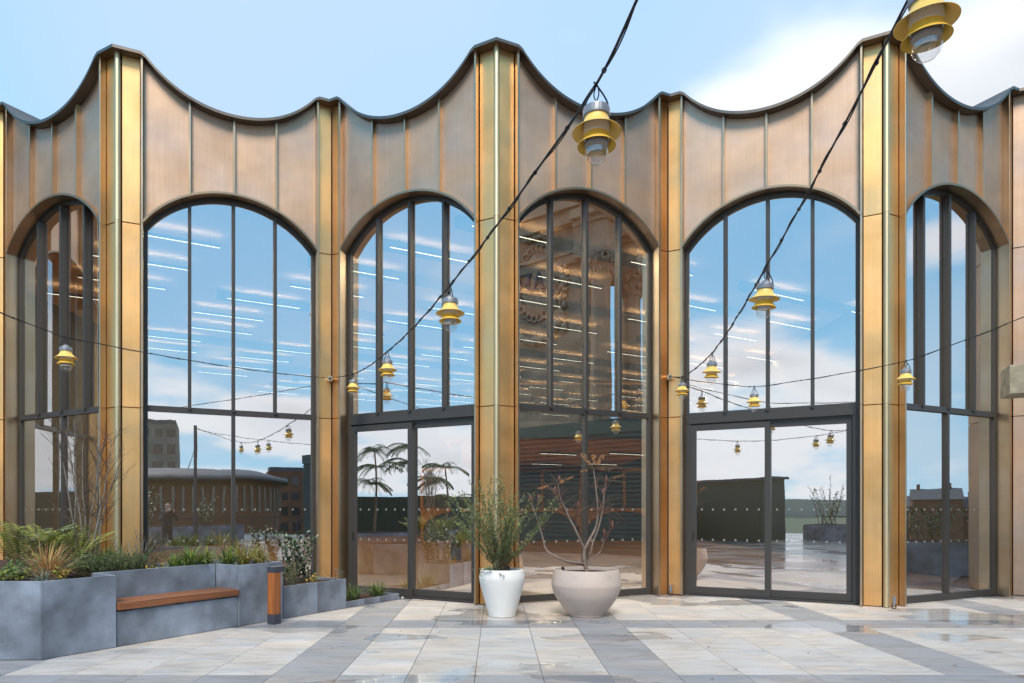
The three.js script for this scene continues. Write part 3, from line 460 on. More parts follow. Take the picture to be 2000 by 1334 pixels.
// ------------------------------------------------------------------ plants
const GREEN = [0.075, 0.145, 0.03], LIME = [0.27, 0.31, 0.035], OLIVE = [0.15, 0.18, 0.05], STRAW = [0.46, 0.32, 0.12], RUST = [0.40, 0.18, 0.06], DARK = [0.022, 0.062, 0.024], SILVER = [0.20, 0.24, 0.17], GOLD = [0.52, 0.34, 0.04];
const onSoil = (x, z, y = 0.715) => [x, y, z];
function grass(label, p, n, len, spread, cols, width = 0.007, group) {
  const L = new Leaves();
  for (let i = 0; i < n; i++) { const a = rr(0, 6.283), el = rr(0.75, 1.5), l = 1.15 * len * rr(0.5, 1.1); L.blade(V(Math.cos(a) * spread * rr(0, 0.5), 0, Math.sin(a) * spread * rr(0, 0.5)), unit(a + rr(-0.5, 0.5), el), l, 1.45 * width * rr(0.7, 1.3), rr(0.7, 2.0), vary(cols[Math.floor(rnd() * cols.length)]), 4); }
  return single('grass_clump', L.geo(), M.leaf, label, 'grass', group, p);
}
function fern(label, p, n, len, cols, lean = 1.15) {
  const L = new Leaves();
  for (let i = 0; i < n; i++) {
    const a = i / n * 6.283 + rr(-0.3, 0.3), l = len * rr(0.75, 1.1), col = cols[Math.floor(rnd() * cols.length)];
    let d = unit(a, lean + rr(-0.15, 0.2)); const side = V(-Math.sin(a), 0, Math.cos(a)); let q = V(Math.cos(a) * 0.03, 0, Math.sin(a) * 0.03); const N = 22;
    for (let k = 0; k < N; k++) {
      const t = k / N, nx = q.clone().addScaledVector(d, l / N); L.blade(q, d, l / N * 1.1, 0.006, 0, vary([0.12, 0.12, 0.03]), 1, side);
      const w = l * 0.22 * Math.sin(Math.PI * Math.pow(1 - t, 0.75) * 0.92 + 0.1) * (t < 0.12 ? 0 : 1);
      if (w > 0.004) for (const s of [-1, 1]) L.leaf(nx, side.clone().multiplyScalar(s).addScaledVector(d, 0.35).add(V(0, -0.12, 0)), w, l / N * 0.95, V(0, 1, 0).addScaledVector(d, -0.3), vary(col, 0.3));
      q = nx; d.y -= 1.25 / N * (0.4 + t * 1.3); d.normalize();
    }
  }
  return single('fern', L.geo(), M.leaf, label, 'fern', undefined, p);
}
function bush(name, label, cat, p, o) {            // stems with leaves all along them
  const t = thing(name, label, cat, p, 0), L = new Leaves(), st = [];
  for (let i = 0; i < o.n; i++) {
    const a = rr(0, 6.283), el = rr(o.el[0], o.el[1]), l = o.len * rr(0.6, 1.05), d = unit(a, el), q0 = V(rr(-1, 1) * o.base, 0, rr(-1, 1) * o.base), pts = [q0]; let q = q0.clone(), v = d.clone();
    for (let k = 0; k < 5; k++) { q = q.clone().addScaledVector(v, l / 5); v.add(V(rr(-0.2, 0.2), o.rise ?? 0.05, rr(-0.2, 0.2))).normalize(); pts.push(q); }
    st.push(tube(pts, o.r, o.r * 0.3, 5, 6)); const c = new THREE.CatmullRomCurve3(pts), N = o.leaves;
    for (let k = 0; k < N; k++) { const u = lerp(o.from ?? 0.15, 1, (k + rnd()) / N), m = c.getPoint(u), tn = c.getTangent(u), b = rr(0, 6.283), out = V(Math.cos(b), 0, Math.sin(b)).addScaledVector(tn, o.fwd ?? 0.7).add(V(0, rr(-0.3, 0.4), 0)); L.leaf(m, out, o.ll * rr(0.6, 1.15), o.lw * rr(0.7, 1.2), V(rr(-0.5, 0.5), 1, rr(-0.5, 0.5)), vary(o.cols[Math.floor(rnd() * o.cols.length)], 0.3)); }
  }
  part('stems', merge(st), o.bark ?? M.stem, t); part('foliage', L.geo(), o.mat ?? M.leaf, t); return t;
}
{
  const s = (x, y, z) => { const q = px(x, y, z); return [q.x, 0.712, q.z]; };
  fern('yellow-green fern at the far left end of the planter', s(40, 1100, 8.6), 14, 0.78, [LIME, LIME, OLIVE]);
  fern('fading olive fern between the far left fern and the birch', s(86, 1100, 9.0), 13, 0.74, [LIME, OLIVE, LIME]);
  fern('bright lime fern close beside the birch stems', s(140, 1100, 8.7), 12, 0.72, [LIME, LIME]);
  fern('low green feathery fern at the left planter edge', s(-8, 1130, 7.6), 10, 0.34, [GREEN, OLIVE], 0.8);
  grass('rusty orange grass clump at the front of the planter', s(92, 1120, 7.5), 240, 0.44, 0.18, [STRAW, RUST, RUST, STRAW], 0.005);
  grass('small blue-grey grass tuft at the front planter corner', s(82, 1130, 7.1), 90, 0.17, 0.08, [SILVER, SILVER], 0.005);
  bush('leafy_herb', 'low bright green herb at the left edge of the planter', 'herb', s(14, 1125, 7.35), { n: 26, el: [0.4, 1.3], len: 0.24, base: 0.22, r: 0.003, leaves: 14, ll: 0.05, lw: 0.026, cols: [[0.09, 0.17, 0.035], LIME] });
  bush('leafy_herb', 'green herb patch behind the orange grass', 'herb', s(52, 1120, 7.9), { n: 24, el: [0.4, 1.3], len: 0.24, base: 0.24, r: 0.003, leaves: 14, ll: 0.05, lw: 0.024, cols: [[0.08, 0.15, 0.035], GREEN] });
  bush('autumn_seedling', 'small plant with round pale yellow autumn leaves by the orange grass', 'plant', s(124, 1125, 7.45), { n: 6, el: [0.6, 1.3], len: 0.2, base: 0.07, r: 0.003, leaves: 6, ll: 0.06, lw: 0.055, cols: [GOLD, LIME, [0.5, 0.4, 0.1]] });
  fern('feathery green fern between the birch and the planter wall', s(112, 1110, 7.9), 10, 0.4, [GREEN, LIME], 0.9);
  grass('yellow-green grass tuft at the foot of the corner tube', s(205, 1100, 8.9), 120, 0.36, 0.16, [LIME, OLIVE], 0.007);
  const heath = [[170, 8.0], [196, 8.15], [222, 8.3], [248, 8.5], [270, 8.7]];
  heath.forEach(([x, z], i) => bush('lavender', ['lavender mound at the foot of the birch', 'lavender mound just right of the birch', 'middle lavender mound in the planter', 'lavender mound left of the bare-stemmed shrub', 'lavender mound right under the bare-stemmed shrub'][i], 'lavender', s(x, 1105, z), { n: 60, el: [0.5, 1.5], len: 0.30, base: 0.18, r: 0.0025, leaves: 24, ll: 0.036, lw: 0.009, cols: [GREEN, OLIVE, [0.07, 0.12, 0.05]] }));
  bush('golden_seedling', 'small yellow-green seedling behind the bench back', 'plant', s(310, 1100, 8.6), { n: 7, el: [0.5, 1.2], len: 0.15, base: 0.05, r: 0.003, leaves: 7, ll: 0.045, lw: 0.03, cols: [GOLD, LIME] });
  const tufts = [[345, 8.75, 0.26, 'short green grass tuft above the left part of the bench'], [372, 8.95, 0.36, 'arching green grass above the middle of the bench'], [402, 9.05, 0.30, 'green grass tuft above the right part of the bench'], [446, 9.15, 0.33, 'green grass at the right end of the bench back'], [476, 9.35, 0.42, 'large straw-tipped arching grass at the planter end'], [508, 9.5, 0.24, 'thin straw grass at the right end of the tall planter']];
  tufts.forEach(([x, z, l, lab], i) => grass(lab, s(x, 1095, z), 130, l, 0.13, i > 3 ? [[0.16, 0.2, 0.03], LIME, STRAW] : [[0.12, 0.2, 0.03], LIME, GREEN], 0.008));
  grass('wispy green grass right of the birch', s(232, 1090, 9.2), 110, 0.34, 0.16, [OLIVE, LIME, STRAW], 0.005);
  { // bare branching shrub
    const t = thing('bare_shrub', 'leafless shrub of pale branching stems near the corner tube', 'shrub', s(262, 1100, 8.7)), st = [];
    for (let i = 0; i < 8; i++) { let q = V(rr(-0.03, 0.03), 0, rr(-0.03, 0.03)), v = V(i < 3 ? rr(-0.5, 0.1) : rr(0.2, 0.9), rr(0.7, 1), rr(-0.3, 0.3)).normalize(), pts = [q]; const l = rr(0.3, 0.6); for (let k = 0; k < 4; k++) { q = q.clone().addScaledVector(v, l / 4); v.add(V(rr(-0.25, 0.25), 0.05, rr(-0.2, 0.2))).normalize(); pts.push(q); } st.push(tube(pts, 0.008, 0.003, 5, 8)); for (const k of [2, 3]) { const d = v.clone().add(V(rr(-0.7, 0.7), 0.2, rr(-0.5, 0.5))).normalize(); st.push(tube([pts[k], pts[k].clone().addScaledVector(d, 0.08), pts[k].clone().addScaledVector(d, 0.15).add(V(0, 0.02, 0))], 0.004, 0.002, 4, 3)); } }
    part('stems', merge(st), M.birch, t);
  }
  { // multi-stem birch, leafless
    const b = px(165, 1095, 9.1), t = thing('birch_tree', 'leafless multi-stemmed birch rising from the planter', 'tree', [b.x, 0.70, b.z]); const fine = [];
    for (let i = 0; i < 8; i++) {
      let q = V(rr(-0.12, 0.14), 0, rr(-0.1, 0.1)), v = V(q.x * 1.0 + rr(-0.06, 0.06), 1, rr(-0.1, 0.1)).normalize(); const pts = [q], l = rr(1.25, 2.05); for (let k = 0; k < 7; k++) { q = q.clone().addScaledVector(v, l / 7); v.add(V(rr(-0.10, 0.10), 0.06, rr(-0.1, 0.1))).normalize(); pts.push(q); }
      part('stem', tube(pts, 0.017, 0.004, 6, 16), M.birch, t);
      const c = new THREE.CatmullRomCurve3(pts);
      for (let k = 0; k < 15; k++) {
        const u = rr(0.25, 0.98), p0 = c.getPoint(u), a = rr(0, 6.283), d = unit(a, rr(0.5, 1.1)), ll = rr(0.15, 0.5) * (1.2 - u * 0.5), p1 = p0.clone().addScaledVector(d, ll * 0.5).add(V(0, 0.02, 0)), p2 = p0.clone().addScaledVector(d, ll).add(V(0, 0.08, 0)); fine.push(tube([p0, p1, p2], 0.004, 0.0015, 4, 4));
        for (let m = 0; m < 3; m++) { const e = unit(a + rr(-1, 1), rr(0.3, 1.2)), s0 = p0.clone().lerp(p2, rr(0.3, 0.95)), w = rr(0.06, 0.2); fine.push(tube([s0, s0.clone().addScaledVector(e, w * 0.5), s0.clone().addScaledVector(e, w).add(V(0, 0.02, 0))], 0.0022, 0.0012, 3, 2)); }
      }
    }
    part('twigs', merge(fine), M.twig, t);
  }
  const m = (x, z) => { const q = px(x, 1100, z); return [q.x, 0.40, q.z]; };
  bush('evergreen_shrub', 'left glossy dark evergreen shrub in the knee-high planter', 'shrub', m(566, 10.0), { n: 9, el: [1.15, 1.55], len: 0.78, base: 0.10, r: 0.006, leaves: 30, ll: 0.085, lw: 0.04, cols: [DARK, [0.04, 0.09, 0.04], [0.07, 0.14, 0.06]], mat: M.gloss, from: 0.1 });
  bush('evergreen_shrub', 'right glossy dark evergreen shrub against the bronze pilaster', 'shrub', m(598, 10.35), { n: 10, el: [1.15, 1.55], len: 0.80, base: 0.10, r: 0.006, leaves: 32, ll: 0.085, lw: 0.045, cols: [DARK, DARK, [0.05, 0.11, 0.05]], mat: M.gloss, from: 0.1 });
  bush('rosemary', 'upright silvery rosemary in the knee-high planter behind the bollard', 'herb', m(566, 9.55), { n: 26, el: [1.2, 1.55], len: 0.36, base: 0.09, r: 0.003, leaves: 34, ll: 0.028, lw: 0.006, cols: [SILVER, OLIVE, GREEN], fwd: 1.2 });
  bush('golden_seedling', 'little yellow-leaved seedling in the knee-high planter', 'plant', m(612, 10.0), { n: 7, el: [0.5, 1.4], len: 0.17, base: 0.04, r: 0.003, leaves: 7, ll: 0.05, lw: 0.03, cols: [GOLD, GOLD, LIME] });
  bush('silver_herb', 'pale silvery herb at the right end of the knee-high planter', 'herb', m(663, 10.3), { n: 9, el: [0.5, 1.5], len: 0.24, base: 0.06, r: 0.003, leaves: 12, ll: 0.03, lw: 0.014, cols: [SILVER, [0.3, 0.33, 0.3]] });
  const g = (x, z) => { const q = px(x, 1150, z); return [q.x, 0.07, q.z]; };
  grass('dark grass tuft at the left of the low edging', g(690, 10.8), 220, 0.26, 0.2, [GREEN, [0.05, 0.1, 0.02], OLIVE], 0.005);
  grass('dark grass tuft near the right end of the low edging', g(736, 11.25), 240, 0.24, 0.22, [GREEN, [0.06, 0.12, 0.02], OLIVE], 0.005);
  // shrub in the white pot
  bush('potted_shrub', 'grey-green leafy shrub spilling from the white pot', 'shrub', [0.08, 0.615, -9.6], { n: 54, el: [0.75, 1.45], len: 1.4, base: 0.12, r: 0.005, leaves: 84, ll: 0.07, lw: 0.019, cols: [[0.17, 0.22, 0.085], [0.24, 0.28, 0.12], [0.13, 0.20, 0.06], [0.20, 0.22, 0.07]], rise: 0.0, from: 0.15, fwd: 0.8 });
  bush('trailing_sprig', 'leafy sprig hanging over the left rim of the white pot', 'shrub', [-0.12, 0.64, -9.42], { n: 12, el: [-0.1, 0.8], len: 0.26, base: 0.09, r: 0.004, leaves: 26, ll: 0.045, lw: 0.012, cols: [OLIVE, GREEN], rise: -0.12 });
  // bare sumac in the bowl, drawn limb by limb
  const su = thing('sumac', 'bare forked sumac with orange seed tassels in the pink bowl', 'shrub', [1.27, 0.60, -9.68]);
  const w = (x, y, dz = 0) => { const q = px(x, y, 9.68 - dz); return q.sub(su.position); };
  const limb = (name, pts, r0, r1, mat = M.sumac) => part(name, tube(pts.map(([x, y, dz]) => w(x, y, dz ?? 0)), r0, r1, 8, 24), mat, su);
  limb('trunk', [[1146, 1124], [1144, 1108], [1141, 1092], [1141, 1070]], 0.034, 0.024);
  limb('limb', [[1141, 1101], [1122, 1099, 0.1], [1102, 1095, 0.18], [1085, 1087, 0.2], [1067, 1074, 0.2], [1059, 1046, 0.2], [1045, 1002, 0.2], [1036, 978, 0.2]], 0.017, 0.008);
  limb('limb', [[1045, 1002, 0.2], [1049, 990, 0.2], [1052, 977, 0.2]], 0.010, 0.007, M.sumacTip);
  limb('limb', [[1141, 1072], [1133, 1055, 0.05], [1124, 1035, 0.1], [1110, 1008, 0.12], [1102, 990, 0.12], [1093, 968, 0.14], [1090, 945, 0.15]], 0.02, 0.008);
  limb('limb', [[1124, 1035, 0.1], [1128, 1015, 0.15], [1129, 992, 0.18]], 0.009, 0.006, M.sumacTip);
  limb('limb', [[1105, 999, 0.12], [1096, 985, 0.2], [1084, 962, 0.22]], 0.010, 0.006, M.sumacTip);
  limb('limb', [[1142, 1072], [1152, 1053, -0.05], [1163, 1032, -0.1], [1168, 1002, -0.1], [1166, 975, -0.1], [1163, 946, -0.1], [1159, 916, -0.1]], 0.02, 0.008);
  limb('limb', [[1144, 1098], [1153, 1082, 0.08], [1158, 1060, 0.1], [1168, 1034, 0.12], [1176, 1000, 0.14], [1180, 968, 0.15], [1184, 940, 0.15]], 0.015, 0.007);
  limb('limb', [[1142, 1101], [1156, 1092, -0.1], [1172, 1078, -0.15], [1178, 1060, -0.15], [1180, 1044, -0.15]], 0.013, 0.006);
  limb('limb', [[1172, 1078, -0.15], [1185, 1050, -0.15], [1196, 1028, -0.12]], 0.007, 0.004, M.sumacTip);
  limb('limb', [[1176, 1000, 0.14], [1190, 990, 0.2], [1204, 1002, 0.25], [1222, 1018, 0.3]], 0.004, 0.0015, M.sumacTip);
  const tips = [[1036, 978, 0.2], [1052, 977, 0.2], [1129, 992, 0.18], [1084, 962, 0.22], [1184, 940, 0.15], [1180, 1044, -0.15], [1196, 1028, -0.12], [1178, 965, 0.15], [1092, 940, 0.15]];
  for (const [x, y, dz] of tips) { const q = w(x, y, dz); const g2 = new THREE.SphereGeometry(1, 10, 8); g2.scale(0.022, 0.055, 0.022); const pz = g2.attributes.position; for (let i = 0; i < pz.count; i++) pz.setXYZ(i, pz.getX(i) + rr(-0.004, 0.004), pz.getY(i) + rr(-0.005, 0.005), pz.getZ(i) + rr(-0.004, 0.004)); g2.translate(q.x, q.y + 0.03, q.z); g2.computeVertexNormals(); part('fruit_cone', g2, M.sumacTip, su); }
  const twigs = [];
  for (const [x, y, dz, n] of [[1036, 985, 0.2, 3], [1052, 985, 0.2, 3], [1096, 975, 0.14, 8], [1084, 962, 0.22, 6], [1129, 1000, 0.18, 5], [1163, 950, -0.1, 8], [1168, 1002, -0.1, 7], [1176, 995, 0.14, 8], [1182, 955, 0.15, 8], [1178, 1058, -0.15, 5], [1196, 1030, -0.12, 4], [1110, 1010, 0.12, 6], [1060, 1040, 0.2, 3]]) for (let i = 0; i < n; i++) {
    const o = w(x + rr(-2, 2), y + rr(-8, 8), dz), d = unit(rr(0, 6.283), rr(0.15, 1.25)), l = rr(0.08, 0.26), e = o.clone().addScaledVector(d, l).add(V(0, 0.03, 0)); twigs.push(tube([o, o.clone().lerp(e, 0.5).add(V(rr(-0.015, 0.015), -0.01, rr(-0.015, 0.015))), e], 0.0045, 0.0018, 5, 4));
  }
  part('twigs', merge(twigs), M.sumacTip, su);
  const stalks = [], tas = new Leaves();
  const crown = (x, y, dz, n, tn) => { const o = w(x, y, dz); for (let i = 0; i < n; i++) { const a = rr(0, 6.283), el = rr(-0.25, 0.75), d = unit(a, el), l = rr(0.18, 0.42), e = o.clone().addScaledVector(d, l).add(V(0, -0.03, 0)), mid = o.clone().addScaledVector(d, l * 0.5).add(V(0, 0.015, 0)); stalks.push(tube([o, mid, e], 0.003, 0.0012, 4, 5)); if (i < tn) for (let k = 0; k < 22; k++) { const u = rr(0.45, 1), q = o.clone().lerp(e, u).add(V(0, 0.02, 0)); for (const s of [-1, 1]) tas.leaf(q, V(-d.z * s * 0.5, -1, d.x * s * 0.5).add(V(rr(-0.3, 0.3), 0, rr(-0.3, 0.3))), rr(0.025, 0.05), 0.009, d, vary([0.42, 0.21, 0.085], 0.35)); } } };
  crown(1159, 916, -0.1, 20, 4); crown(1090, 945, 0.15, 14, 3); crown(1183, 940, 0.15, 14, 1); crown(1178, 985, 0.14, 8, 1); crown(1102, 985, 0.12, 7, 1); crown(1168, 1000, -0.1, 6, 0); crown(1045, 1000, 0.2, 4, 0); crown(1129, 1005, 0.15, 4, 0);
  for (const [dx, dz2] of [[-0.16, 0], [0.0, 0.05], [0.15, -0.02]]) { const o = w(1159, 916, -0.1), e = o.clone().add(V(dx, 0.22, dz2)); for (let k = 0; k < 46; k++) { const q = o.clone().lerp(e, rr(0.35, 1)).add(V(rr(-0.02, 0.02), 0, rr(-0.02, 0.02))); tas.leaf(q, V(rr(-1, 1), rr(-1.2, 0.1), rr(-1, 1)), rr(0.025, 0.05), 0.010, V(0, 0, 1), vary([0.44, 0.22, 0.085], 0.35)); } stalks.push(tube([o, o.clone().lerp(e, 0.5), e], 0.004, 0.0015, 4, 4)); }
  part('leaf_stalks', merge(stalks), M.stem, su); part('seed_tassels', tas.geo(), M.leaf, su);
}

// ------------------------------------------------------------------ festoon lanterns
{
  const prof = {
    cap: [[0, 0.153], [0.012, 0.152], [0.03, 0.138], [0.05, 0.121], [0.062, 0.118], [0.064, 0.112], [0.064, 0.078], [0.06, 0.073], [0, 0.073]],
    shade: [[0.057, 0.074], [0.060, 0.06], [0.068, 0.042], [0.086, 0.02], [0.1185, 0.0], [0.1185, -0.002], [0.086, 0.0175], [0.066, 0.04], [0.0565, 0.06]],
    opal: [[0, 0.055], [0.0545, 0.055], [0.0625, 0.04], [0.0625, -0.030], [0.055, -0.034]],
    low: [[0.0635, -0.014], [0.066, -0.030], [0.074, -0.046], [0.093, -0.066], [0.093, -0.068], [0.073, -0.0485], [0.0645, -0.032]],
    socket: [[0, -0.03], [0.055, -0.034], [0.057, -0.06], [0.052, -0.063], [0.03, -0.064], [0, -0.064]],
    bulb: [[0.054, -0.060], [0.0565, -0.085], [0.0555, -0.105], [0.048, -0.128], [0.034, -0.144], [0.016, -0.1505], [0.0005, -0.1515]],
    lamp: [[0, -0.068], [0.014, -0.07], [0.014, -0.09], [0.024, -0.105], [0.016, -0.125], [0, -0.13]],
  };
  const g = Object.fromEntries(Object.entries(prof).map(([k, p]) => [k, toCreasedNormals(lathe(p, 40), 0.6)]));
  const strap = merge([tube([[-0.058, 0.10, 0], [-0.05, 0.15, 0], [0.0, 0.235, 0], [0.012, 0.25, 0]], 0.0045, 0.0045, 5), tube([[0.058, 0.10, 0], [0.05, 0.15, 0], [0.0, 0.235, 0], [-0.012, 0.252, 0]], 0.0045, 0.0045, 5), tube([[0, 0.15, 0.0], [0.012, 0.19, 0.01], [0.0, 0.238, 0.006]], 0.0032, 0.0032, 5), tube([[0, 0.15, 0.0], [-0.012, 0.185, -0.008], [-0.004, 0.238, 0]], 0.0032, 0.0032, 5)]);
  const ribs = []; for (let i = 0; i < 28; i++) { const b = box(-0.0022, 0.0022, 0.08, 0.111, 0.0635, 0.0652); b.rotateY(i / 28 * 6.283); ribs.push(b); }
  const capGeo = merge([g.cap, ...ribs]);
  function lantern(label, p, turn) {
    const t = thing('festoon_lantern', label, 'lantern', p, turn, 'yellow festoon lanterns on cables'); t.rotation.z = rr(-0.05, 0.05); t.rotation.x = rr(-0.05, 0.05);
    part('cap', capGeo, M.zinc, t); part('shade', g.shade, M.yellow, t); part('diffuser', g.opal, M.opal, t); part('shade', g.low, M.yellowLow, t); part('socket', g.socket, M.zinc, t); part('bulb', g.bulb, M.clear, t); part('strap', strap, M.black, t);
  }
  const cable = (label, pts, r = 0.0065) => { // hooks are points where the cable bends
    const t = thing('festoon_cable', label, 'cable'), path = [];
    pts.forEach((p, i) => { path.push(V(...p)); if (i < pts.length - 1) { const q = pts[i + 1], d = Math.hypot(q[0] - p[0], q[2] - p[2]), sag = 0.012 * d; for (const u of [0.25, 0.5, 0.75]) path.push(V(lerp(p[0], q[0], u), lerp(p[1], q[1], u) - 4 * u * (1 - u) * sag, lerp(p[2], q[2], u))); } });
    const curve = new THREE.CatmullRomCurve3(path, false, 'catmullrom', 0.5), n = path.length * 8, L = curve.getLength();
    part('cable', new THREE.TubeGeometry(curve, n, r, 6), M.black, t);
    const tw = range(0, 1, n * 2).map((u) => { const q = curve.getPointAt(u), a = u * L * 9; return q.add(V(Math.cos(a) * r * 1.5, Math.sin(a) * r * 1.5 - 0.003, 0)); });
    part('cable', new THREE.TubeGeometry(new THREE.CatmullRomCurve3(tw), n * 2, r * 0.55, 5), M.black, t);
    for (let s = 0.3; s < L; s += 0.42) { const q = curve.getPointAt(s / L), tn = curve.getTangentAt(s / L), b = part('tie', new THREE.CylinderGeometry(r * 1.9, r * 1.9, 0.012, 7), M.black, t); b.position.copy(q); b.quaternion.setFromUnitVectors(V(0, 1, 0), tn); }
    return curve;
  };
  const hook = ([x, y, z]) => [x, y + 0.236, z];
  const A = [[-2.42, 3.545, -11.5], [-1.365, 3.24, -8.54], [-0.385, 3.124, -5.66], [0.483, 3.32, -3.30]];
  const B = [[3.06, 3.45, -11.25], [2.73, 3.24, -8.67], [2.13, 3.17, -5.43], [1.757, 3.49, -2.79]];
  const C = [[4.0, 3.165, -10.6], [5.32, 3.19, -8.88]];
  const D = [[-4.82, 3.19, -7.64]];
  const v0 = valley(-1), v1 = valley(0), fx = (v) => [v[0], 3.80, v[1] + 0.16];
  const post = [1.45, 4.45, 1.3];
  cable('black festoon cable rising from the left inner fold towards top centre', [fx(v0), ...A.map(hook), [0.95, 3.95, -1.2], post]);
  cable('black festoon cable rising from the right inner fold towards the top right', [fx(v1), ...B.map(hook), [1.55, 4.05, -0.7], [post[0], post[1] - 0.05, post[2]]]);
  cable('black festoon cable sagging from the right inner fold to the right edge', [fx(v1), ...C.map(hook), [6.09, 3.72, -7.88], [7.9, 4.55, -5.5], [9.7, 5.6, -3.1]], 0.005);
  cable('thin black festoon cable running from the left inner fold to the left edge', [fx(v0), ...D.map(hook), [-5.09, 3.52, -7.0], [-6.2, 4.2, -4.4], [-7.2, 5.0, -2.1]], 0.005);
  ['smallest lantern hanging beside the left inner fold', 'lantern second from the left inner fold on the centre cable', 'lantern in front of the arched window above the left doors', 'large lantern against the roof edge at top centre'].forEach((l, i) => lantern(l, A[i], i));
  ['smallest lantern hanging beside the right inner fold', 'lantern low in the left light of the right arched window', 'lantern in the middle of the right arched window', 'largest lantern cut by the top edge at right'].forEach((l, i) => lantern(l, B[i], 1 + i));
  ['lantern just above the right sliding doors', 'lantern in front of the outermost right corner tube'].forEach((l, i) => lantern(l, C[i], 2 + i));
  lantern('lone lantern in front of the leftmost window', D[0], 0.6);
  for (const [v, l] of [[v0, 'round bronze cable anchor on the left inner fold'], [v1, 'round bronze cable anchor on the right inner fold']]) { const t = thing('cable_anchor', l, 'anchor', [v[0], 3.80, v[1]]); part('plate', new THREE.CylinderGeometry(0.05, 0.05, 0.16, 20).rotateX(Math.PI / 2).translate(0, 0, 0.06), M.fin, t); part('eye', new THREE.TorusGeometry(0.022, 0.006, 8, 16).rotateY(Math.PI / 2).translate(0, 0, 0.155), M.darkSteel, t); }
  const pt = thing('festoon_post', 'tall dark post holding the festoon cables', 'post', [post[0], 0, post[2]]); part('pole', new THREE.CylinderGeometry(0.06, 0.075, 4.5, 20).translate(0, 2.25, 0), M.darkSteel, pt); part('base_plate', rbox(0.26, 0.02, 0.26, 0.004, 0, 0.012, 0), M.darkSteel, pt);
  const pt2 = thing('festoon_post', 'tall dark post at the right end of the sagging cable', 'post', [9.7, 0, -3.1]); part('pole', new THREE.CylinderGeometry(0.06, 0.075, 5.65, 20).translate(0, 2.825, 0), M.darkSteel, pt2); part('base_plate', rbox(0.26, 0.02, 0.26, 0.004, 0, 0.012, 0), M.darkSteel, pt2);
  const pt3 = thing('festoon_post', 'tall dark post at the left end of the thin cable', 'post', [-7.2, 0, -2.1]); part('pole', new THREE.CylinderGeometry(0.06, 0.075, 5.05, 20).translate(0, 2.525, 0), M.darkSteel, pt3); part('base_plate', rbox(0.26, 0.02, 0.26, 0.004, 0, 0.012, 0), M.darkSteel, pt3);
}
{ // ground spotlights at the pilaster feet
  const spot = (label, x, z) => { const t = thing('uplight', label, 'spotlight', [x, 0.004, z]); part('stirrup', merge([box(-0.03, -0.025, 0, 0.075, -0.01, 0.01), box(0.025, 0.03, 0, 0.075, -0.01, 0.01), box(-0.03, 0.03, 0, 0.005, -0.02, 0.02)]), M.darkSteel, t); part('body', new THREE.CylinderGeometry(0.027, 0.024, 0.12, 18).translate(0, 0.115, 0), M.zinc, t); };
  const q = ridge(1); spot('small grey uplight at the foot of the right corner tube', q[0] + 0.06, q[1] + 0.12);
  const v = valley(0); spot('small grey uplight in the right inner fold', v[0] + 0.02, v[1] + 0.12);
}

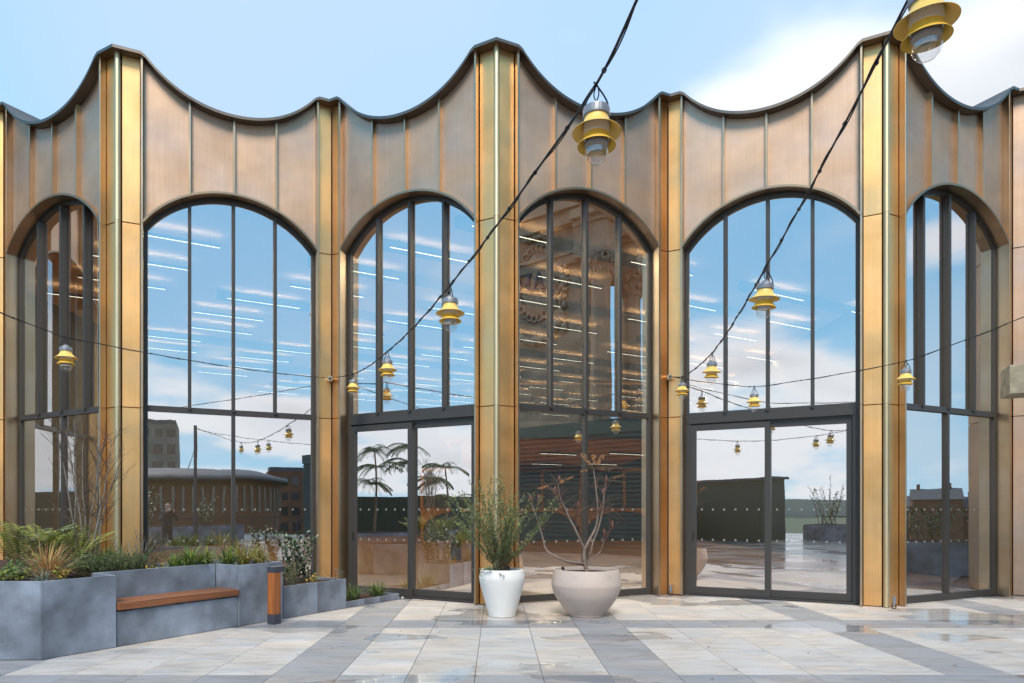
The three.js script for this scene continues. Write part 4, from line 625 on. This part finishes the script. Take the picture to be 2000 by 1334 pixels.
// ------------------------------------------------------------------ round about the terrace (mirrored in the glass)
{ // stone screen wall of the old palace, to the right
  const t = thing('palace_wall', 'tall sandstone palace wall with columns, cornice and crowned cartouche', 'building');
  part('wall', box(12, 13, -0.2, 16.5, -4.7, 9), M.sandstone, t); part('plinth', box(11.8, 12.02, -0.2, 1.2, -4.75, 9.05), M.sandstone, t);
  const course = (y0, y1, out) => part('string_course', merge([box(12 - out, 12.01, y0, y1, -4.7 - out, 9.05), box(12 - out * 1.6, 12.01, y1, y1 + 0.12, -4.7 - out * 1.6, 9.05)]), M.sandstone, t);
  course(4.0, 4.35, 0.22); course(10.15, 10.45, 0.15); course(11.5, 11.95, 0.32); course(15.2, 15.8, 0.4);
  const colum = (x, z, linkTo) => {
    const shaft = lathe([[0.42, 1.5], [0.45, 1.6], [0.40, 1.75], [0.38, 5], [0.33, 9.3], [0.38, 9.34], [0.40, 9.42], [0.37, 9.46]], 32); shaft.translate(x, 0, z); part('column_shaft', shaft, M.sandstone, t);
    const cap = [lathe([[0.36, 9.46], [0.40, 9.75], [0.52, 10.05], [0.56, 10.1], [0.5, 10.14]], 32)]; for (let r = 0; r < 2; r++) for (let i = 0; i < 12; i++) { const s = new THREE.SphereGeometry(0.09, 8, 6); s.scale(0.8, 1.3, 0.7); s.translate(0.44 + r * 0.07, 9.62 + r * 0.3, 0); s.rotateY(i / 12 * 6.283 + r * 0.26); cap.push(s); } for (let i = 0; i < 4; i++) { const s = new THREE.TorusGeometry(0.11, 0.045, 8, 16); s.translate(0, 0, 0); s.rotateY(Math.PI / 4); s.translate(0.42, 10.02, 0.42); s.rotateY(i * Math.PI / 2); cap.push(s); }
    const cg = merge(cap); cg.translate(x, 0, z); part('capital', cg, M.sandstone, t);
    part('pedestal', merge([box(x - 0.6, x + 0.6, -0.2, 1.35, z - 0.6, z + 0.6), box(x - 0.68, x + 0.68, 1.35, 1.5, z - 0.68, z + 0.68)]), M.sandstone, t);
    part('entablature', merge([box(x - 0.5, x + 0.5, 10.14, 11.2, z - 0.5, linkTo), box(x - 0.6, x + 0.6, 11.2, 11.4, z - 0.6, linkTo), box(x - 0.78, x + 0.78, 11.4, 11.72, z - 0.78, linkTo)]), M.sandstone, t);
  };
  colum(12.05, -5.45, -4.72); colum(14.5, -5.25, -4.2);
  part('architrave', box(12.52, 14.02, 10.3, 11.1, -5.0, -4.6), M.sandstone, t);
  part('shopfront', box(11.2, 11.6, 0.004, 3.95, -7.6, 9), M.darkSteel, t); part('fascia', box(11.1, 11.9, 3.95, 4.4, -7.7, 9), M.darkGreen, t); for (let i = 0; i < 26; i++) part('louvre', box(11.13, 11.2, 0.12 + i * 0.147, 0.20 + i * 0.147, -7.6, 9), M.darkGreen, t);
  // cartouche: raised shield with crown, scrolls, swag and monogram
  const orn = [], z0 = -2.85, y0 = 9.75, xs = 11.98;
  const sh = new THREE.SphereGeometry(1, 32, 20); sh.scale(0.12, 1.15, 0.8); sh.translate(xs, y0, z0); part('cartouche', sh, M.sandstone, t);
  for (let i = 0; i < 26; i++) { const a = i / 26 * 6.283, s = new THREE.TorusGeometry(0.13, 0.05, 7, 12); s.rotateY(Math.PI / 2); s.rotateX(a); s.translate(xs - 0.03, y0 + 1.28 * Math.sin(a), z0 + 0.95 * Math.cos(a)); orn.push(s); }
  for (let i = 0; i < 9; i++) { const a = (i - 4) / 4, s = new THREE.SphereGeometry(0.14, 10, 8); s.scale(1, 1.7, 0.8); s.translate(xs - 0.12, y0 + 1.95 + 0.12 * (1 - a * a), z0 + a * 0.62); orn.push(s); const s2 = new THREE.SphereGeometry(0.1, 8, 6); s2.translate(xs - 0.14, y0 + 1.62, z0 + a * 0.55); orn.push(s2); }
  for (let i = 0; i < 40; i++) { const a = (i / 39 - 0.5) * 2, s = new THREE.SphereGeometry(rr(0.09, 0.16), 8, 6); s.translate(xs - 0.08, y0 - 1.6 - 0.55 * (1 - a * a) + rr(-0.08, 0.08), z0 + a * 1.0); orn.push(s); }
  for (const dz of [-1.2, 1.35]) for (let i = 0; i < 34; i++) { const s = new THREE.SphereGeometry(rr(0.06, 0.13), 7, 6); s.scale(1, rr(0.7, 1.5), 1); s.translate(xs - 0.05, y0 + 0.9 - i * 0.085, z0 + dz + rr(-0.16, 0.16)); orn.push(s); }
  part('carving', merge(orn), M.sandstone, t);
  const font = await new FontLoader().loadAsync('fonts/droid/droid_serif_regular.typeface.json');
  const letter = (ch, size, y, z) => { const g = new TextGeometry(ch, { font, size, depth: 0.08, curveSegments: 4 }); g.rotateY(-Math.PI / 2); g.translate(11.86, y, z); part('monogram_letter', flat(g), M.darkSteel, t); };
  letter('A', 0.66, 9.45, -3.35); letter('H', 0.66, 9.45, -2.72);
  const gate = thing('stone_gateway', 'pale stone lintel end at the right edge, carried on a pier', 'gateway');
  const lin = rbox(5.0, 0.41, 0.5, 0.012); lin.rotateY(-0.42); lin.translate(7.22 + 2.28 + 0.1, 3.325, -9.6 + 1.02 - 0.23);
  part('lintel', lin, M.paleStone, gate); part('pier', box(9.4, 10.0, 0.002, 3.121, -8.95, -8.4), M.paleStone, gate);
}
{
  M.ground = new THREE.MeshStandardMaterial({ color: new THREE.Color().setRGB(0.09, 0.11, 0.06), roughness: 0.95 });
  M.brick = new THREE.MeshStandardMaterial({ color: new THREE.Color().setRGB(0.26, 0.13, 0.085), map: scaled(ashlar, 0.2, 0.2), roughness: 0.9 });
  M.render = new THREE.MeshStandardMaterial({ color: new THREE.Color().setRGB(0.36, 0.35, 0.34), map: scaled(ashlar, 0.1, 0.1), roughness: 0.9 });
  M.roofSlate = new THREE.MeshStandardMaterial({ color: new THREE.Color().setRGB(0.08, 0.08, 0.09), roughness: 0.7 });
  M.winGlass = new THREE.MeshPhysicalMaterial({ color: new THREE.Color().setRGB(0.03, 0.035, 0.04), roughness: 0.08 });
  structure('ground', new THREE.CircleGeometry(1200, 64).rotateX(-Math.PI / 2).translate(0, -8, 0), M.ground);
  { const pos = [], idx = [], N = 360; for (let i = 0; i <= N; i++) { const a = i / N * 6.283, h = 5 + 9 * fbm3(Math.cos(a) * 9 + 20, Math.sin(a) * 9 + 20, 1, 5); pos.push(Math.cos(a) * 700, -8, Math.sin(a) * 700, Math.cos(a) * 740, h, Math.sin(a) * 740, Math.cos(a) * 800, -8, Math.sin(a) * 800); if (i < N) { const k = i * 3; idx.push(k, k + 1, k + 3, k + 1, k + 4, k + 3, k + 1, k + 2, k + 4, k + 2, k + 5, k + 4); } } const g = new THREE.BufferGeometry(); g.setAttribute('position', new THREE.Float32BufferAttribute(pos, 3)); g.setIndex(idx); g.computeVertexNormals(); structure('hills', g, new THREE.MeshStandardMaterial({ color: new THREE.Color().setRGB(0.075, 0.095, 0.085), roughness: 1, side: THREE.DoubleSide })); }
  structure('terrace_slab', box(-16.4, 13.8, -8, -0.21, -13.4, 16.2), M.render);
  // perimeter: planters with shrubs, a shed, a fence
  const wallOf = (label, x0, x1, z0, z1, h) => { const t = thing('perimeter_planter', label, 'planter'); part('cladding', box(x0, x1, 0.004, h, z0, z1), M.slate, t); part('soil', box(x0 + 0.05, x1 - 0.05, h - 0.02, h + 0.02, z0 + 0.05, z1 - 0.05), M.soil, t); };
  wallOf('long grey planter along the terrace edge behind the viewer', -7.3, 7.5, 8.5, 9.7, 0.75); wallOf('grey planter along the left terrace edge', -12.6, -11.6, -8.8, 5.2, 0.75);
  wallOf('grey planter with dark shrubs at the right terrace corner', 12.5, 13.4, -12.4, -8.1, 0.75);
  ['dark shrub nearest the pavilion in the right corner planter', 'dark shrub farthest from the pavilion in the right corner planter', 'dark shrub in the middle of the right corner planter'].forEach((l, i) => bush('evergreen_shrub', l, 'shrub', [12.95, 0.76, [-11.7, -8.7, -10.2][i]], { n: 16, el: [0.7, 1.5], len: 0.9, base: 0.4, r: 0.01, leaves: 40, ll: 0.1, lw: 0.045, cols: [DARK, GREEN], mat: M.gloss }));
  const shed = thing('garden_shed', 'dark green slatted shed at the terrace corner behind the viewer', 'shed', [-10.6, 0, 7]); part('body', box(-2.7, 2.7, 0.004, 2.85, -1, 1), M.darkGreen, shed); part('roof', box(-2.85, 2.85, 2.85, 2.97, -1.15, 1.15), M.roofSlate, shed); for (let i = 0; i < 22; i++) part('slat', box(-2.68, 2.68, 0.08 + i * 0.125, 0.16 + i * 0.125, -1.03, -1.0), M.darkGreen, shed);
  const rail = thing('railing', 'steel railing along the terrace edge behind the viewer', 'railing'); part('handrail', box(-7.3, 13, 1.08, 1.12, 9.9, 9.95), M.darkSteel, rail); for (let i = 0; i < 16; i++) part('post', box(-7.2 + i * 1.33, -7.16 + i * 1.33, 0, 1.08, 9.9, 9.94), M.darkSteel, rail);
  const fence = thing('fence', 'dark board fence on the left edge of the terrace', 'fence'); for (let i = 0; i < 72; i++) part('board', box(-13.2, -13.17, 0.02, 1.95, -9.2 + i * 0.2, -9.01 + i * 0.2), M.darkGreen, fence);
  const back = ['dark evergreen shrub in the rear planter, leftmost', 'dark evergreen shrub in the rear planter, second from left', 'dark evergreen shrub in the rear planter, third from left', 'dark evergreen shrub in the rear planter, fourth from left', 'dark evergreen shrub in the rear planter, rightmost'];
  back.forEach((l, i) => bush('evergreen_shrub', l, 'shrub', [-6.4 + i * 3.1, 0.76, 9.1], { n: 16, el: [0.9, 1.5], len: i === 0 ? 2.3 : 1.4 + (i % 2) * 0.5, base: 0.3, r: 0.012, leaves: 46, ll: 0.11, lw: 0.05, cols: [DARK, GREEN], mat: M.gloss }));
  const palm = (label, x, z, h) => { const t = thing('sumac_tree', label, 'tree', [x, 0.76, z]); part('trunk', tube([[0, 0, 0], [0.05, h * 0.5, 0.04], [0, h, 0]], 0.05, 0.025, 8, 10), M.sumac, t); const L = new Leaves(); for (let c = 0; c < 3; c++) { const o = V(rr(-0.3, 0.3) * c, h - c * 0.55, rr(-0.3, 0.3) * c); for (let i = 0; i < 11; i++) { const a = rr(0, 6.283); let d = unit(a, rr(0.1, 0.7)), q = o.clone(); const side = V(-Math.sin(a), 0, Math.cos(a)); for (let k = 0; k < 12; k++) { const nx = q.clone().addScaledVector(d, 0.07); L.blade(q, d, 0.075, 0.01, 0, vary(DARK), 1, side); for (const s of [-1, 1]) L.leaf(nx, side.clone().multiplyScalar(s).addScaledVector(d, 0.3).add(V(0, -0.5, 0)), 0.2, 0.05, V(0, 1, 0), vary(k % 3 ? DARK : OLIVE)); q = nx; d.y -= 0.11; d.normalize(); } } } part('foliage', L.geo(), M.leaf, t); };
  palm('tall drooping-leaved sumac nearest the pavilion in the left planter', -12.0, -7.6, 2.7); palm('tall drooping-leaved sumac in the middle of the left planter', -12.2, -6.2, 2.9); palm('shorter drooping-leaved sumac farthest along the left planter', -12.0, -4.9, 2.2);
  // arena, tower blocks and crane far behind the viewer
  const ar = thing('arena', 'low drum-shaped arena with slatted band far behind the viewer', 'building', [31, -8, 61]); part('drum', new THREE.CylinderGeometry(10.5, 10.5, 12.6, 48).translate(0, 6.3, 0), M.brick, ar); part('roof', lathe([[0, 14.6], [8, 14.3], [11.6, 13.4], [11.7, 12.7], [0, 12.6]], 48), M.roofSlate, ar);
  const lou = box(-0.12, 0.12, 9.2, 12.2, 10.45, 10.7); for (let i = 0; i < 60; i++) part('louvre', lou, M.render, ar).rotation.y = i / 60 * 6.283;
  const block = (label, x, z, w, d, h, mat, rows, cols) => { const t = thing('tower_block', label, 'building', [x, -8, z], 0.5); part('wall', box(-w / 2, w / 2, 0, h + 8, -d / 2, d / 2), mat, t); part('roof', box(-w / 2 + 0.3, w / 2 - 0.3, h + 8, h + 8.8, -d / 2 + 0.3, d / 2 - 0.3), M.roofSlate, t); const wn = box(-w / cols * 0.32, w / cols * 0.32, 0, 1.5, -0.05, 0.02); for (let r = 0; r < rows; r++) for (let c = 0; c < cols; c++) part('window', wn, M.winGlass, t).position.set(-w / 2 + (c + 0.5) * w / cols, h + 8 - 2.4 - r * 2.8, -d / 2 - 0.01); };
  block('tall pale tower block far behind the viewer', 44.5, 101, 8, 8, 16.5, M.render, 7, 4); block('slab block with brick walls far behind the viewer', 63, 88, 7, 6, 8.4, M.brick, 4, 4); block('small flat-roofed block left of the brick slab far away', 56, 92, 5, 6, 6.2, M.render, 3, 3);
  const crane = thing('tower_crane', 'slim tower crane on the far skyline', 'crane', [62, -8, 128]); part('jib', tube([[0, 14, 0], [3, 19, 2], [6, 24, 4]], 0.14, 0.08, 5), M.darkSteel, crane); part('mast', box(-0.25, 0.25, 0, 15, -0.25, 0.25), M.darkSteel, crane);
  const house = (label, x, z, w, turn, top) => { const t = thing('house', label, 'house', [x, -8, z], turn); part('wall', box(-w / 2, w / 2, 0, top + 5.8, -4, 4), M.brick, t); part('roof', extrude([[-4.5, top + 5.7], [4.5, top + 5.7], [0, top + 8.3]], -w / 2 - 0.3, w / 2 + 0.3).rotateY(Math.PI / 2), M.roofSlate, t); for (const k of [-0.35, 0.3]) part('chimney', box(w * k - 0.4, w * k + 0.4, top + 7, top + 9.4, -0.4, 0.4), M.brick, t); for (let i = 0; i < 3; i++) part('window', box(-w / 2 - 0.05, -w / 2 + 0.02, top + 2.8, top + 4.4, -2.8 + i * 2.2, -1.6 + i * 2.2), M.winGlass, t); };
  house('slate-roofed brick house with two chimneys beyond the right of the terrace', 180, 9, 11, 1.35, 6.1); house('lower brick house beside the chimneyed house', 188, 17.5, 9, 1.5, 4.6); house('brick house farther along the right skyline', 184, -1, 9, 1.4, 4.2);
}
// ------------------------------------------------------------------ the photographer, mirrored in the left window
{
  const bones = [ // from, to, radii
    [[0, 0.92, 0.42], [0, 1.12, 0.42], 0.155, 0.15], [[0, 1.12, 0.42], [0, 1.38, 0.40], 0.155, 0.165], [[-0.15, 1.40, 0.39], [0.15, 1.40, 0.39], 0.085, 0.085], [[0, 1.42, 0.39], [0, 1.50, 0.36], 0.06, 0.055],
    [[-0.09, 0.92, 0.42], [-0.11, 0.50, 0.40], 0.095, 0.065], [[-0.11, 0.50, 0.40], [-0.12, 0.10, 0.44], 0.062, 0.045], [[-0.12, 0.06, 0.45], [-0.13, 0.045, 0.28], 0.045, 0.04],
    [[0.09, 0.92, 0.42], [0.12, 0.50, 0.41], 0.095, 0.065], [[0.12, 0.50, 0.41], [0.14, 0.10, 0.46], 0.062, 0.045], [[0.14, 0.06, 0.47], [0.16, 0.045, 0.30], 0.045, 0.04],
    [[-0.20, 1.40, 0.39], [-0.27, 1.20, 0.26], 0.062, 0.05], [[-0.27, 1.20, 0.26], [-0.13, 1.44, 0.19], 0.046, 0.034], [[0.20, 1.40, 0.39], [0.27, 1.20, 0.26], 0.062, 0.05], [[0.27, 1.20, 0.26], [0.13, 1.44, 0.19], 0.046, 0.034],
  ];
  const skin = [[[0, 1.56, 0.36], [0, 1.64, 0.36], 0.075, 0.088], [[0, 1.55, 0.285], [0, 1.57, 0.27], 0.016, 0.012], [[-0.085, 1.585, 0.37], [-0.085, 1.61, 0.37], 0.018, 0.018], [[0.085, 1.585, 0.37], [0.085, 1.61, 0.37], 0.018, 0.018],
    ...[-1, 1].flatMap((k) => [[[k * 0.13, 1.44, 0.19], [k * 0.10, 1.50, 0.17], 0.034, 0.036], ...[0, 1, 2, 3].map((i) => [[k * 0.10, 1.49 + i * 0.017, 0.165], [k * 0.062, 1.475 + i * 0.019, 0.142], 0.0095, 0.008]), [[k * 0.11, 1.47, 0.185], [k * 0.075, 1.46, 0.20], 0.011, 0.009]])];
  const field = (list, q, kk) => { let s = 0; for (const [a, b, r0, r1] of list) { const ab = [b[0] - a[0], b[1] - a[1], b[2] - a[2]], L = ab[0] ** 2 + ab[1] ** 2 + ab[2] ** 2, t = clamp(((q[0] - a[0]) * ab[0] + (q[1] - a[1]) * ab[1] + (q[2] - a[2]) * ab[2]) / L, 0, 1); s += Math.exp(-kk * (Math.hypot(q[0] - a[0] - ab[0] * t, q[1] - a[1] - ab[1] * t, q[2] - a[2] - ab[2] * t) - lerp(r0, r1, t))); } return -Math.log(s) / kk; };
  const mesh = (list, c, half, n, kk) => { const mc = new MarchingCubes(n, new THREE.MeshStandardMaterial(), false, false, 60000); mc.isolation = 0; for (let k = 0; k < n; k++) for (let j = 0; j < n; j++) for (let i = 0; i < n; i++) { const f = (v) => (v - n / 2) / (n / 2) * half; mc.field[k * n * n + j * n + i] = -field(list, [c[0] + f(i), c[1] + f(j), c[2] + f(k)], kk); } mc.update(); const g = new THREE.BufferGeometry(); g.setAttribute('position', new THREE.Float32BufferAttribute(Array.from(mc.positionArray.slice(0, mc.count * 3)), 3)); g.setAttribute('normal', new THREE.Float32BufferAttribute(Array.from(mc.normalArray.slice(0, mc.count * 3)), 3)); g.scale(half, half, half); g.translate(...c); return g; };
  const t = thing('person', 'photographer in a dark coat holding a camera up to the face', 'person', [0, 0, 0]);
  part('body', mesh(skin, [0, 1.56, 0.28], 0.24, 72, 90), new THREE.MeshStandardMaterial({ color: new THREE.Color().setRGB(0.48, 0.30, 0.22), roughness: 0.6 }), t);
  part('coat_and_trousers', mesh(bones, [0, 0.78, 0.36], 0.86, 72, 45), new THREE.MeshStandardMaterial({ color: new THREE.Color().setRGB(0.03, 0.032, 0.04), roughness: 0.85 }), t);
  part('hair', new THREE.SphereGeometry(0.102, 20, 14, 0, 6.283, 0, 1.55).scale(0.95, 1.05, 1.05).rotateX(0.35).translate(0, 1.615, 0.375), new THREE.MeshStandardMaterial({ color: new THREE.Color().setRGB(0.035, 0.022, 0.015), roughness: 0.7 }), t);
  const cam = thing('photo_camera', 'black camera held up by the photographer', 'camera', [0, 1.5, 0.17]); part('camera_body', rbox(0.12, 0.085, 0.05, 0.008), M.black, cam); part('lens', new THREE.CylinderGeometry(0.034, 0.036, 0.09, 24).rotateX(Math.PI / 2).translate(0, 0, -0.065), M.black, cam);
}
renderer.render(scene, camera);
